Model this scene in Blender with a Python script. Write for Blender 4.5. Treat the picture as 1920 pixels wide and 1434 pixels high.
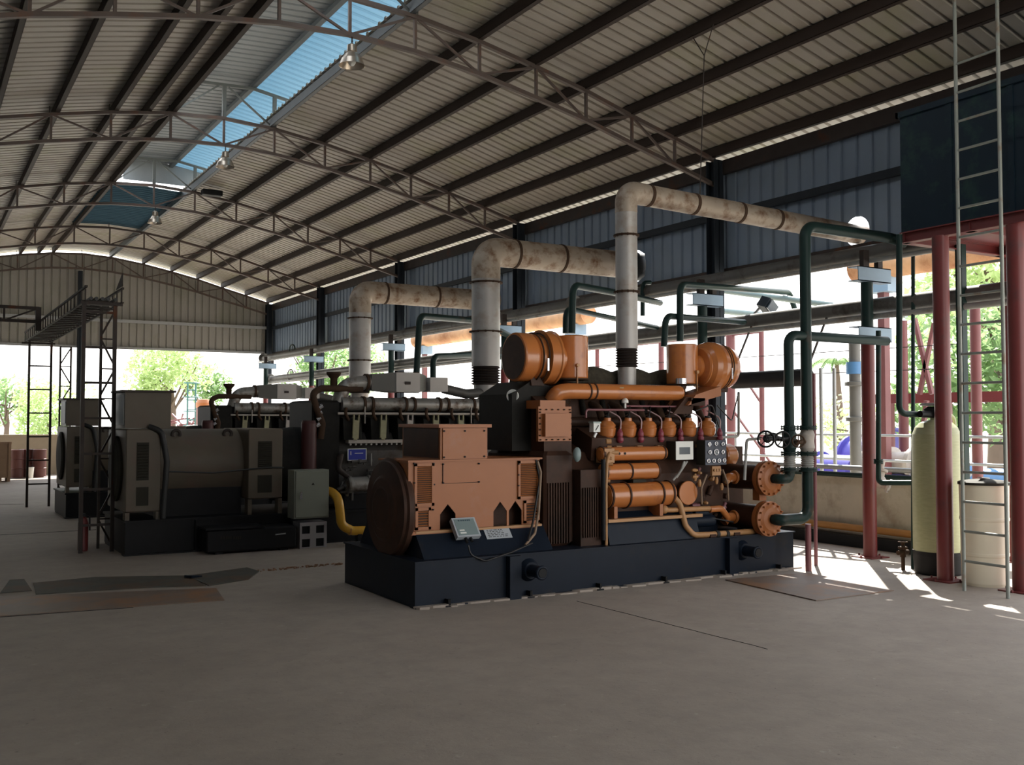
import bpy, math, random
from mathutils import Vector, Matrix
random.seed(7)
for o in list(bpy.data.objects): bpy.data.objects.remove(o)
SC = bpy.context.scene
COL = SC.collection
R = math.radians

# ---------------------------------------------------------------- camera
F_PX, PITCH, YAW = 1870.0, R(2.1438), R(31.1259)
cam_data = bpy.data.cameras.new('camera')
cam_data.sensor_width = 36.0; cam_data.sensor_fit = 'HORIZONTAL'
cam_data.lens = F_PX / 1920.0 * 36.0
cam_data.clip_end = 500; cam_data.clip_start = 0.05
cam = bpy.data.objects.new('camera', cam_data); COL.objects.link(cam)
cam.location = (0, 0, 1.6)
cam.rotation_euler = (R(90) + PITCH, 0, -YAW)
SC.camera = cam

# ---------------------------------------------------------------- sky, sun, exposure
world = bpy.data.worlds.new('sky'); SC.world = world; world.use_nodes = True
wn = world.node_tree.nodes; wl = world.node_tree.links; wn.clear()
wout = wn.new('ShaderNodeOutputWorld'); wbg = wn.new('ShaderNodeBackground')
wtc = wn.new('ShaderNodeTexCoord'); wsep = wn.new('ShaderNodeSeparateXYZ'); wramp = wn.new('ShaderNodeValToRGB')
wramp.color_ramp.elements[0].position = 0.0; wramp.color_ramp.elements[0].color = (1.0, 0.97, 0.93, 1)
wramp.color_ramp.elements[1].position = 0.7; wramp.color_ramp.elements[1].color = (0.80, 0.89, 1.0, 1)
wl.new(wtc.outputs['Generated'], wsep.inputs[0]); wl.new(wsep.outputs['Z'], wramp.inputs[0])
wl.new(wramp.outputs[0], wbg.inputs['Color']); wbg.inputs['Strength'].default_value = 3.1
wl.new(wbg.outputs[0], wout.inputs['Surface'])

sun_data = bpy.data.lights.new('sun', 'SUN'); sun_data.energy = 14.0; sun_data.angle = R(0.6)
sun_data.color = (1.0, 0.95, 0.86)
sun = bpy.data.objects.new('sun', sun_data); COL.objects.link(sun)
sun.location = (20, 5, 20)
sun_to = Vector((-0.50, -0.50, -0.72))            # the way the sunlight travels
sun.rotation_euler = sun_to.to_track_quat('-Z', 'Y').to_euler()

SC.view_settings.view_transform = 'Standard'
SC.view_settings.look = 'None'
SC.view_settings.gamma = 1.0
SC.view_settings.use_curve_mapping = False
SC.view_settings.exposure = 0.12

# ---------------------------------------------------------------- measuring helper
_f = Vector((math.sin(YAW)*math.cos(PITCH), math.cos(YAW)*math.cos(PITCH), math.sin(PITCH)))
_r = Vector((math.cos(YAW), -math.sin(YAW), 0)); _u = _r.cross(_f); _C = Vector((0, 0, 1.6))
def at(px, py, X=None, Y=None, Z=None):
    d = _f + _r*((px-960)/F_PX) - _u*((py-717)/F_PX)
    if X is not None: t = X/d.x
    elif Y is not None: t = Y/d.y
    else: t = (Z-1.6)/d.z
    return _C + d*t

# ---------------------------------------------------------------- materials
MATS = {}
def mat(name, col, rough=0.6, metal=0.0, var=0.12, scale=6.0, dirt=None, dirt_amt=0.0, dirt_scale=3.0, bump=0.0, coat=0.0, stretch=None):
    m = bpy.data.materials.new(name); m.use_nodes = True
    nt = m.node_tree; b = nt.nodes['Principled BSDF']
    b.inputs['Roughness'].default_value = rough; b.inputs['Metallic'].default_value = metal
    if coat: b.inputs['Coat Weight'].default_value = coat
    tc = nt.nodes.new('ShaderNodeTexCoord')
    src = tc.outputs['Object']
    if stretch:
        mp = nt.nodes.new('ShaderNodeMapping'); mp.inputs['Scale'].default_value = stretch
        nt.links.new(src, mp.inputs[0]); src = mp.outputs[0]
    n = nt.nodes.new('ShaderNodeTexNoise'); n.inputs['Scale'].default_value = scale; n.inputs['Detail'].default_value = 5
    nt.links.new(src, n.inputs['Vector'])
    mx = nt.nodes.new('ShaderNodeMix'); mx.data_type = 'RGBA'
    c = Vector(col)
    mx.inputs['A'].default_value = (*(c*(1-var)), 1); mx.inputs['B'].default_value = (*[min(1, v*(1+var)) for v in c], 1)
    nt.links.new(n.outputs['Fac'], mx.inputs['Factor'])
    out = mx.outputs['Result']
    if dirt:
        n2 = nt.nodes.new('ShaderNodeTexNoise'); n2.inputs['Scale'].default_value = dirt_scale; n2.inputs['Detail'].default_value = 8; n2.inputs['Roughness'].default_value = 0.65
        nt.links.new(src, n2.inputs['Vector'])
        rp = nt.nodes.new('ShaderNodeValToRGB')
        rp.color_ramp.elements[0].position = 0.62 - 0.25*dirt_amt; rp.color_ramp.elements[1].position = 0.72 - 0.1*dirt_amt
        nt.links.new(n2.outputs['Fac'], rp.inputs[0])
        m2 = nt.nodes.new('ShaderNodeMix'); m2.data_type = 'RGBA'
        nt.links.new(rp.outputs[0], m2.inputs['Factor']); nt.links.new(out, m2.inputs['A']); m2.inputs['B'].default_value = (*dirt, 1)
        out = m2.outputs['Result']
    nt.links.new(out, b.inputs['Base Color'])
    if bump:
        bp = nt.nodes.new('ShaderNodeBump'); bp.inputs['Strength'].default_value = bump; bp.inputs['Distance'].default_value = 0.02
        nt.links.new(n.outputs['Fac'], bp.inputs['Height']); nt.links.new(bp.outputs[0], b.inputs['Normal'])
    MATS[name] = m
    return m
RUST = (0.10, 0.035, 0.015)
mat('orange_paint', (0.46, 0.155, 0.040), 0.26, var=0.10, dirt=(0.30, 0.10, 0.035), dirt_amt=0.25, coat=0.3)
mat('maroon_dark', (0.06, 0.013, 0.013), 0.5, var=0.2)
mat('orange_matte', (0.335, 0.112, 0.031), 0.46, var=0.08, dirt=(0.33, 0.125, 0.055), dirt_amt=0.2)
mat('orange_dark', (0.058, 0.028, 0.018), 0.5, var=0.25, scale=5, dirt=(0.035, 0.02, 0.014), dirt_amt=0.6)  # dark copy of the orange; shade of turned-away and recessed parts put into colour
mat('orange_bolt', (0.42, 0.22, 0.09), 0.5)
mat('navy_paint', (0.009, 0.014, 0.024), 0.40, var=0.25, dirt=(0.018, 0.018, 0.02), dirt_amt=0.15)
mat('black_metal', (0.014, 0.014, 0.015), 0.5, var=0.3)
mat('black_rubber', (0.02, 0.019, 0.018), 0.8, var=0.3, bump=0.3, scale=25)
mat('lagging', (0.055, 0.048, 0.035), 0.9, var=0.5, scale=18, bump=0.9)
mat('dark_steel', (0.050, 0.040, 0.036), 0.55, metal=0.2, var=0.3, dirt=RUST, dirt_amt=0.2)
mat('truss_steel', (0.105, 0.078, 0.066), 0.55, metal=0.2, var=0.25, dirt=(0.14, 0.065, 0.04), dirt_amt=0.4)
mat('edge_steel', (0.085, 0.10, 0.11), 0.5, var=0.15)
mat('ridge_steel', (0.10, 0.11, 0.105), 0.5, metal=0.2, var=0.15)
mat('purlin_steel', (0.050, 0.036, 0.030), 0.6, var=0.2, scale=2)
mat('column_steel', (0.022, 0.027, 0.034), 0.5, var=0.2)
mat('green_pipe', (0.015, 0.032, 0.029), 0.38, var=0.2, dirt=(0.05, 0.04, 0.03), dirt_amt=0.2)
mat('pale_green_pipe', (0.32, 0.40, 0.38), 0.5, var=0.1)
mat('grey_pipe', (0.33, 0.33, 0.31), 0.45, var=0.15, dirt=(0.16, 0.12, 0.08), dirt_amt=0.4)
mat('black_pipe', (0.030, 0.028, 0.030), 0.5, var=0.3)
mat('aluminium', (0.50, 0.50, 0.49), 0.42, metal=0.55, var=0.12, scale=10)
mat('exhaust_jacket', (0.40, 0.385, 0.37), 0.45, metal=0.3, var=0.12, dirt=(0.30, 0.24, 0.19), dirt_amt=0.5, dirt_scale=2)
mat('exhaust_rusty', (0.37, 0.305, 0.24), 0.5, metal=0.25, var=0.2, dirt=(0.15, 0.075, 0.035), dirt_amt=0.6, dirt_scale=5)
mat('rust_band', (0.06, 0.035, 0.022), 0.8, var=0.4)
mat('red_paint', (0.15, 0.025, 0.024), 0.42, var=0.15, dirt=(0.09, 0.03, 0.03), dirt_amt=0.3)
mat('red_weathered', (0.17, 0.055, 0.055), 0.5, var=0.2)
mat('navy_tank', (0.010, 0.021, 0.033), 0.45, var=0.2, scale=2, dirt=(0.02, 0.05, 0.045), dirt_amt=0.4)
mat('ladder_paint', (0.27, 0.29, 0.26), 0.5, var=0.2, dirt=(0.2, 0.12, 0.07), dirt_amt=0.3)
mat('grey_green_paint', (0.13, 0.108, 0.082), 0.45, var=0.12, dirt=(0.15, 0.10, 0.08), dirt_amt=0.4, dirt_scale=1.2)
mat('vent_dark', (0.035, 0.032, 0.024), 0.7, var=0.2)
mat('engine_grey', (0.10, 0.095, 0.09), 0.5, metal=0.3, var=0.3, dirt=(0.05, 0.035, 0.025), dirt_amt=0.5)
mat('engine_black', (0.014, 0.013, 0.011), 0.6, var=0.5, scale=18)
mat('silver_pipe', (0.32, 0.31, 0.29), 0.42, metal=0.5, var=0.2, dirt=(0.10, 0.065, 0.045), dirt_amt=0.5, dirt_scale=6)
mat('cooler_grey', (0.15, 0.145, 0.13), 0.5, var=0.1)
mat('panel_grey', (0.46, 0.43, 0.40), 0.5, var=0.05)
mat('olive_cast', (0.30, 0.28, 0.16), 0.55, var=0.3, scale=20)
mat('pale_cast', (0.42, 0.38, 0.34), 0.55, var=0.2, scale=20)
mat('white_paint', (0.75, 0.76, 0.72), 0.45, var=0.05)
mat('blue_sign', (0.020, 0.035, 0.32), 0.4, var=0.05)
mat('yellow_pipe', (0.62, 0.33, 0.03), 0.35, var=0.08)
mat('ochre_pipe', (0.36, 0.16, 0.035), 0.5, var=0.2)
mat('cabinet_grey', (0.22, 0.23, 0.19), 0.45, var=0.06)
mat('block_grey', (0.30, 0.28, 0.28), 0.8, var=0.15)
mat('cable_black', (0.012, 0.012, 0.012), 0.5)
mat('cable_tan', (0.25, 0.17, 0.11), 0.5)
mat('nameplate', (0.42, 0.45, 0.48), 0.4, var=0.08)
mat('slate_cover', (0.20, 0.26, 0.26), 0.35, var=0.1)
mat('ink', (0.03, 0.06, 0.08), 0.6)
mat('gauge_blue', (0.028, 0.038, 0.065), 0.35, var=0.1)
mat('chrome', (0.75, 0.75, 0.78), 0.2, metal=0.8, var=0.05)
mat('gauge_glass', (0.05, 0.07, 0.09), 0.15)
mat('magenta_cap', (0.22, 0.03, 0.05), 0.45)
mat('pipe_maroon', (0.20, 0.075, 0.085), 0.4)
mat('pink_plastic', (0.45, 0.30, 0.30), 0.4)
mat('frp_tank', (0.40, 0.41, 0.23), 0.42, var=0.2, scale=12, stretch=(1, 1, 5))
mat('brine_tank', (0.78, 0.70, 0.54), 0.5, var=0.05)  # lightened; sunlight on the barrel is put into its colour
mat('concrete_wall', (0.47, 0.42, 0.33), 0.85, var=0.12, dirt=(0.33, 0.27, 0.2), dirt_amt=0.5, dirt_scale=2.5)
mat('steel_plate', (0.19, 0.135, 0.105), 0.55, var=0.25, dirt=(0.30, 0.14, 0.06), dirt_amt=0.6, dirt_scale=2)
mat('floor_plate', (0.10, 0.095, 0.082), 0.7, var=0.3, dirt=(0.14, 0.09, 0.06), dirt_amt=0.6, dirt_scale=2)
mat('beam_blue', (0.24, 0.34, 0.44), 0.5, var=0.12)
mat('drum_brown', (0.12, 0.042, 0.036), 0.5, var=0.2)
mat('crate_tan', (0.34, 0.22, 0.14), 0.8, var=0.15)
mat('lamp_metal', (0.5, 0.42, 0.33), 0.3, metal=0.8)
mat('purple_machine', (0.07, 0.055, 0.36), 0.4, var=0.2)
mat('sky_blue_machine', (0.10, 0.25, 0.48), 0.4, var=0.2)
mat('orange_insulation', (0.66, 0.36, 0.18), 0.7, var=0.3, dirt=(0.35, 0.14, 0.05), dirt_amt=0.6, dirt_scale=1.5)
mat('foliage', (0.15, 0.24, 0.09), 0.6, var=0.5, scale=1.5)
mat('foliage_light', (0.34, 0.42, 0.18), 0.6, var=0.4, scale=1.5)
mat('bark', (0.10, 0.07, 0.05), 0.9)
mat('outdoor_ground', (0.55, 0.52, 0.46), 0.9, var=0.1, scale=0.8)
mat('wall_plaster', (0.42, 0.36, 0.27), 0.85, var=0.1)
mat('teal_ladder', (0.05, 0.16, 0.15), 0.5)
mat('metal_chips', (0.3, 0.17, 0.1), 0.5, metal=0.3, var=0.5, scale=30)
mat('rack_pipe', (0.15, 0.145, 0.135), 0.45, var=0.2, dirt=(0.07, 0.06, 0.05), dirt_amt=0.4)
mat('galvanised', (0.36, 0.37, 0.37), 0.5, metal=0.3, var=0.1)

def sheet_mat(name, col, col2, trans=0.0, rough=0.5):
    m = mat(name, col, rough, var=0.08, scale=1.2, dirt=col2, dirt_amt=0.45, dirt_scale=0.9)
    return m
sheet_mat('roof_sheet', (0.37, 0.335, 0.285), (0.33, 0.31, 0.22))
sheet_mat('ridge_sheet', (0.22, 0.245, 0.26), (0.19, 0.21, 0.22))  # bluish grey puts the sky light on this sheet into its colour
sheet_mat('wall_sheet', (0.195, 0.25, 0.325), (0.19, 0.235, 0.28))
sheet_mat('back_sheet', (0.30, 0.285, 0.255), (0.25, 0.245, 0.20))
# translucent blue fibreglass of the ridge skylight
m = bpy.data.materials.new('blue_fibreglass'); m.use_nodes = True; nt = m.node_tree; nt.nodes.remove(nt.nodes['Principled BSDF'])
d1 = nt.nodes.new('ShaderNodeBsdfTranslucent'); d1.inputs[0].default_value = (0.25, 0.36, 0.43, 1)
d2 = nt.nodes.new('ShaderNodeBsdfDiffuse'); d2.inputs[0].default_value = (0.30, 0.42, 0.5, 1)
ms = nt.nodes.new('ShaderNodeMixShader'); ms.inputs[0].default_value = 0.35
nt.links.new(d1.outputs[0], ms.inputs[1]); nt.links.new(d2.outputs[0], ms.inputs[2]); nt.links.new(ms.outputs[0], nt.nodes['Material Output'].inputs['Surface'])
MATS['blue_fibreglass'] = m
m2_ = m.copy(); m2_.name = 'dull_fibreglass'  # darker copy of the blue fibreglass for the skylight end
for n_ in m2_.node_tree.nodes:
    if n_.type == 'BSDF_TRANSLUCENT': n_.inputs[0].default_value = (0.035, 0.065, 0.08, 1)
    if n_.type == 'BSDF_DIFFUSE': n_.inputs[0].default_value = (0.16, 0.26, 0.32, 1)
MATS['dull_fibreglass'] = m2_
for nm_, c_ in (('foliage', (0.20, 0.30, 0.13)), ('foliage_light', (0.36, 0.45, 0.22))):
    m = MATS[nm_]; nt = m.node_tree; b = nt.nodes['Principled BSDF']; src_ = b.inputs['Base Color'].links[0].from_socket
    tr = nt.nodes.new('ShaderNodeBsdfTranslucent'); tr.inputs[0].default_value = (*[min(1, v*1.5) for v in c_], 1)
    ms = nt.nodes.new('ShaderNodeMixShader'); ms.inputs[0].default_value = 0.5
    nt.links.new(b.outputs[0], ms.inputs[1]); nt.links.new(tr.outputs[0], ms.inputs[2]); nt.links.new(ms.outputs[0], nt.nodes['Material Output'].inputs['Surface'])
# concrete floor with dust, cracks, joints and stains
m = bpy.data.materials.new('concrete_floor'); m.use_nodes = True; nt = m.node_tree; b = nt.nodes['Principled BSDF']
b.inputs['Roughness'].default_value = 0.72
tc = nt.nodes.new('ShaderNodeTexCoord')
def noise(sc, det=6, rough=0.6):
    n = nt.nodes.new('ShaderNodeTexNoise'); n.inputs['Scale'].default_value = sc; n.inputs['Detail'].default_value = det; n.inputs['Roughness'].default_value = rough
    nt.links.new(tc.outputs['Object'], n.inputs['Vector']); return n
def mixc(fac, a, bcol):
    x = nt.nodes.new('ShaderNodeMix'); x.data_type = 'RGBA'
    nt.links.new(fac, x.inputs['Factor'])
    if isinstance(a, tuple): x.inputs['A'].default_value = (*a, 1)
    else: nt.links.new(a, x.inputs['A'])
    x.inputs['B'].default_value = (*bcol, 1); return x.outputs['Result']
def ramp(src, p0, p1, v0=0, v1=1):
    r = nt.nodes.new('ShaderNodeValToRGB'); r.color_ramp.elements[0].position = p0; r.color_ramp.elements[1].position = p1
    r.color_ramp.elements[0].color = (v0, v0, v0, 1); r.color_ramp.elements[1].color = (v1, v1, v1, 1)
    nt.links.new(src, r.inputs[0]); return r.outputs[0]
n1 = noise(0.55); n2 = noise(4, 8, 0.7); n3 = noise(28, 4); n4 = noise(1.6, 8, 0.75)
c = mixc(ramp(n1.outputs['Fac'], 0.35, 0.68), (0.335, 0.28, 0.235), (0.40, 0.34, 0.285))
c = mixc(ramp(n2.outputs['Fac'], 0.42, 0.75, 0, 0.55), c, (0.25, 0.21, 0.18))
c = mixc(ramp(n4.outputs['Fac'], 0.60, 0.72, 0, 0.5), c, (0.20, 0.17, 0.145))
c = mixc(ramp(n3.outputs['Fac'], 0.66, 0.72, 0, 0.6), c, (0.12, 0.10, 0.09))
n5 = noise(11, 8, 0.8); c = mixc(ramp(n5.outputs['Fac'], 0.60, 0.68, 0, 0.6), c, (0.17, 0.14, 0.12))
n6 = noise(9, 6, 0.7); c = mixc(ramp(n6.outputs['Fac'], 0.62, 0.72, 0, 0.5), c, (0.52, 0.46, 0.40))
nt.links.new(c, b.inputs['Base Color'])
bp = nt.nodes.new('ShaderNodeBump'); bp.inputs['Strength'].default_value = 0.25; bp.inputs['Distance'].default_value = 0.02
nt.links.new(n2.outputs['Fac'], bp.inputs['Height']); nt.links.new(bp.outputs[0], b.inputs['Normal'])
MATS['concrete_floor'] = m
for nm_ in ('navy_paint', 'orange_dark', 'engine_black', 'black_metal', 'vent_dark', 'grey_green_paint', 'rust_band', 'lagging', 'dark_steel', 'engine_grey', 'floor_plate', 'purlin_steel', 'column_steel', 'navy_tank', 'cabinet_grey', 'green_pipe', 'rack_pipe', 'black_pipe'):
    MATS[nm_].node_tree.nodes['Principled BSDF'].inputs['Specular IOR Level'].default_value = 0.16

# ---------------------------------------------------------------- mesh builder
OFF = {}
def frame(axis):
    a = Vector(axis).normalized()
    h = Vector((0, 0, 1)) if abs(a.z) < 0.95 else Vector((1, 0, 0))
    u = a.cross(h).normalized(); v = u.cross(a).normalized()      # v points up for level axes
    return a, u, v
class MB:
    def __init__(s): s.v = []; s.f = []; s.sm = []
    def add(s, vs, fs, smooth=False):
        o = len(s.v); s.v += [Vector(p) for p in vs]; s.f += [tuple(i+o for i in f) for f in fs]; s.sm += [smooth]*len(fs)
        return s
    def bx(s, x0, x1, y0, y1, z0, z1):
        vs = [(x, y, z) for z in (z0, z1) for y in (y0, y1) for x in (x0, x1)]
        return s.add(vs, [(0,2,3,1),(4,5,7,6),(0,1,5,4),(2,6,7,3),(0,4,6,2),(1,3,7,5)])
    def cbx(s, x0, x1, y0, y1, z0, z1, c=0.01):
        # box with chamfered vertical and horizontal front edges (8-sided in each axis): stack of three inset slabs
        P = []
        for (z, k) in ((z0, c), (z0+c, 0), (z1-c, 0), (z1, c)):
            a0, a1, b0, b1 = x0+k, x1-k, y0+k, y1-k
            e = c*0.6
            P.append([(a0+e, b0, z), (a1-e, b0, z), (a1, b0+e, z), (a1, b1-e, z), (a1-e, b1, z), (a0+e, b1, z), (a0, b1-e, z), (a0, b0+e, z)])
        vs = [p for r in P for p in r]; fs = [tuple(reversed(range(8))), tuple(range(24, 32))]
        for i in range(3):
            for j in range(8):
                k = (j+1) % 8; fs.append((i*8+j, i*8+k, i*8+8+k, i*8+8+j))
        return s.add(vs, fs)
    def obox(s, c, size, rot):      # oriented box; rot = 3x3 Matrix or (x,y,z) degrees
        if not isinstance(rot, Matrix):
            from mathutils import Euler
            rot = Euler([R(a) for a in rot]).to_matrix()
        c = Vector(c); hx, hy, hz = [q/2 for q in size]
        vs = [c + rot @ Vector((x, y, z)) for z in (-hz, hz) for y in (-hy, hy) for x in (-hx, hx)]
        return s.add(vs, [(0,2,3,1),(4,5,7,6),(0,1,5,4),(2,6,7,3),(0,4,6,2),(1,3,7,5)])
    def bar(s, a, b, w, h=None):    # rectangular bar between two points
        h = h or w; a = Vector(a); b = Vector(b); ax, u, v = frame(b-a)
        vs = [p + u*(i*w/2) + v*(j*h/2) for p in (a, b) for j in (-1, 1) for i in (-1, 1)]
        return s.add(vs, [(0,1,3,2),(4,6,7,5),(0,4,5,1),(2,3,7,6),(0,2,6,4),(1,5,7,3)])
    def angle(s, a, b, w, t=0.006):  # L-section
        a = Vector(a); b = Vector(b); ax, u, v = frame(b-a)
        s.bar(a+v*(w/2), b+v*(w/2), w, t); s.bar(a+u*(w/2), b+u*(w/2), t, w)
        return s
    def cyl(s, a, b, r, r2=None, n=16, cap=True):
        a = Vector(a); b = Vector(b); r2 = r if r2 is None else r2; ax, u, v = frame(b-a)
        vs = []
        for p, q in ((a, r), (b, r2)):
            vs += [p + (u*math.cos(2*math.pi*i/n) + v*math.sin(2*math.pi*i/n))*q for i in range(n)]
        s.add(vs, [(i, (i+1) % n, n+(i+1) % n, n+i) for i in range(n)], True)
        if cap: s.add(vs, [tuple(reversed(range(n))), tuple(range(n, 2*n))])
        return s
    def lathe(s, o, axis, prof, n=24, cap=True):   # prof: (radius, distance along axis)
        o = Vector(o); ax, u, v = frame(axis)
        for (r0, h0), (r1, h1) in zip(prof, prof[1:]):
            vs = []
            for r, h in ((r0, h0), (r1, h1)):
                vs += [o + ax*h + (u*math.cos(2*math.pi*i/n) + v*math.sin(2*math.pi*i/n))*r for i in range(n)]
            s.add(vs, [(i, (i+1) % n, n+(i+1) % n, n+i) for i in range(n)], abs(r1-r0) < 3*abs(h1-h0)+1e-6)
        if cap:
            for (r, h), rev in ((prof[0], True), (prof[-1], False)):
                if r > 1e-4:
                    vs = [o + ax*h + (u*math.cos(2*math.pi*i/n) + v*math.sin(2*math.pi*i/n))*r for i in range(n)]
                    s.add(vs, [tuple(reversed(range(n))) if rev else tuple(range(n))])
        return s
    def ring(s, c, axis, Rr, r, n=24, k=8):
        c = Vector(c); ax, u, v = frame(axis); vs = []
        for i in range(n):
            d = u*math.cos(2*math.pi*i/n) + v*math.sin(2*math.pi*i/n)
            vs += [c + d*(Rr + r*math.cos(2*math.pi*j/k)) + ax*(r*math.sin(2*math.pi*j/k)) for j in range(k)]
        return s.add(vs, [(i*k+j, ((i+1) % n)*k+j, ((i+1) % n)*k+(j+1) % k, i*k+(j+1) % k) for i in range(n) for j in range(k)], True)
    def tube(s, pts, r, bend=0.0, n=12, seg=6, cap=True):
        pts = [Vector(p) for p in pts]; path = [pts[0]]
        for i in range(1, len(pts)-1):
            p = pts[i]; a = (pts[i-1]-p); b = (pts[i+1]-p)
            if bend <= 0: path.append(p); continue
            la, lb = a.length, b.length; a.normalize(); b.normalize()
            ang = a.angle(b, math.pi)
            if ang > math.pi-0.02: path.append(p); continue
            t = min(bend/math.tan(ang/2), la*0.49, lb*0.49)
            rad = t*math.tan(ang/2); bis = (a+b).normalized(); cc = p + bis*(rad/math.sin(ang/2))
            A = p+a*t-cc; B = p+b*t-cc; th = A.angle(B); 
            for j in range(seg+1):
                w = j/seg
                q = (A*math.sin((1-w)*th) + B*math.sin(w*th))/max(1e-9, math.sin(th))
                path.append(cc+q)
        path.append(pts[-1])
        # parallel transport
        T = []
        for i in range(len(path)):
            a = path[max(0, i-1)]; b = path[min(len(path)-1, i+1)]; T.append((b-a).normalized())
        _, u, v = frame(T[0]); vs = []
        for i, p in enumerate(path):
            if i: 
                q = T[i-1].rotation_difference(T[i]); u = q @ u; v = q @ v
            rr = r[i] if isinstance(r, (list, tuple)) else r
            vs += [p + (u*math.cos(2*math.pi*j/n) + v*math.sin(2*math.pi*j/n))*rr for j in range(n)]
        L = len(path)
        s.add(vs, [(i*n+j, i*n+(j+1) % n, (i+1)*n+(j+1) % n, (i+1)*n+j) for i in range(L-1) for j in range(n)], True)
        if cap:
            s.add(vs[:n], [tuple(reversed(range(n)))]); s.add(vs[-n:], [tuple(range(n))])
        return s
    def prism(s, poly, ax, d0, d1):     # poly in the two other axes, extruded along ax ('x','y','z')
        def P(p, d):
            return {'x': (d, p[0], p[1]), 'y': (p[0], d, p[1]), 'z': (p[0], p[1], d)}[ax]
        n = len(poly); vs = [P(p, d0) for p in poly] + [P(p, d1) for p in poly]
        return s.add(vs, [tuple(reversed(range(n))), tuple(range(n, 2*n))] + [(i, (i+1) % n, n+(i+1) % n, n+i) for i in range(n)])
    def ball(s, c, r, n=12, sc=(1, 1, 1)):
        c = Vector(c); m = n//2; vs = []
        for i in range(m+1):
            t = math.pi*i/m
            vs += [c + Vector((math.sin(t)*math.cos(2*math.pi*j/n)*r*sc[0], math.sin(t)*math.sin(2*math.pi*j/n)*r*sc[1], math.cos(t)*r*sc[2])) for j in range(n)]
        return s.add(vs, [(i*n+j, (i+1)*n+j, (i+1)*n+(j+1) % n, i*n+(j+1) % n) for i in range(m) for j in range(n)], True)
    def bolts(s, c, axis, Rr, k, r=0.009, h=0.014, ph=0.0):
        c = Vector(c); ax, u, v = frame(axis)
        for i in range(k):
            d = u*math.cos(2*math.pi*i/k+ph) + v*math.sin(2*math.pi*i/k+ph)
            s.cyl(c+d*Rr-ax*h, c+d*Rr+ax*h, r, n=6)
        return s
    def flange(s, c, axis, Rr, t=0.02, k=10, gap=0.0):
        ax = Vector(axis).normalized(); c = Vector(c)
        s.cyl(c-ax*t, c-ax*gap, Rr, n=20); s.cyl(c+ax*gap, c+ax*t, Rr, n=20) if gap else s.cyl(c-ax*t, c+ax*t, Rr, n=20)
        return s.bolts(c, ax, Rr*0.86, k, r=max(0.006, Rr*0.06), h=t*1.5)
    def build(s, name, mt, parent=None, base=None):
        me = bpy.data.meshes.new(name)
        if parent is not None: off = OFF[parent.name]
        elif base is not None: off = Vector(base)
        else:
            xs = [p.x for p in s.v]; ys = [p.y for p in s.v]; zs = [p.z for p in s.v]
            off = Vector(((min(xs)+max(xs))/2, (min(ys)+max(ys))/2, min(zs)))
        me.from_pydata([p-off for p in s.v], [], s.f)
        me.polygons.foreach_set('use_smooth', s.sm)
        import bmesh
        bm = bmesh.new(); bm.from_mesh(me); bmesh.ops.recalc_face_normals(bm, faces=bm.faces); bm.to_mesh(me); bm.free()
        me.materials.append(MATS[mt]); me.update()
        o = bpy.data.objects.new(name, me); COL.objects.link(o)
        OFF[o.name] = off
        if parent is not None: o.parent = parent
        else: o.location = off
        return o
def thing(name, label, cat, loc, group=None):
    o = bpy.data.objects.new(name, None); COL.objects.link(o); o.location = loc; o.empty_display_size = 0.1
    OFF[o.name] = Vector(loc); return tag(o, label, cat, group)
def tag(o, label, cat, group=None):
    o['label'] = label; o['category'] = cat
    if group: o['group'] = group
    return o
def struct(o): o['kind'] = 'structure'; return o
def lab(o, label): o['label'] = label; return o
def copy_tree(o, parent=None):
    c = o.copy(); COL.objects.link(c); c.parent = parent
    OFF[c.name] = OFF.get(o.name, Vector())
    for ch in list(o.children): copy_tree(ch, c)
    return c
def one(name, mb, mt, label, cat, group=None): return tag(mb.build(name, mt), label, cat, group)

# ================================================================ THE SHED
XM = 4.35                                        # ridge line
NODE_DX = [0, 0.85, 1.75, 2.6, 3.4, 4.18, 4.95, 5.7]
NODE_Z = [6.57, 6.52, 6.39, 6.22, 6.04, 5.82, 5.62, 5.41]
def ztop(x):
    d = abs(x-XM)
    for i in range(7):
        if d <= NODE_DX[i+1]:
            t = (d-NODE_DX[i])/(NODE_DX[i+1]-NODE_DX[i]); return NODE_Z[i]*(1-t)+NODE_Z[i+1]*t
    return NODE_Z[7] - (d-5.7)*0.27
def zbot(x): return ztop(x) - (0.44 - 0.013*abs(x-XM))
Y0, Y1 = -5.0, 32.3
XL, XR = -1.5, 10.25

# floor and outdoor ground
struct(MB().bx(XL-0.3, XR+0.3, Y0-1, Y1+0.3, -0.12, 0).build('floor', 'concrete_floor', None, (0, 0, 0)))
g = MB(); g.bx(-120, 160, -80, 200, -0.30, -0.125)
struct(g.build('ground_outdoors', 'outdoor_ground', None, (0, 0, 0)))
# expansion joints and cracks in the slab (thin dark grooves filled with dirt)
def crack(pts, w, name, label):
    mb = MB()
    for a, b in zip(pts, pts[1:]):
        a = Vector((*a, 0.0015)); b = Vector((*b, 0.0015)); mb.bar(a, b, w, 0.003)
    o = mb.build(name, 'black_rubber'); o['kind'] = 'structure'; return o
a, b = at(1082, 1127, Z=0), at(1440, 1217, Z=0)
pp = []
for i in range(15):
    t = i/14; pp.append((a.x+(b.x-a.x)*t + random.uniform(-.006, .006), a.y+(b.y-a.y)*t))
crack(pp, 0.004, 'trim_1', '')

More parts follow.
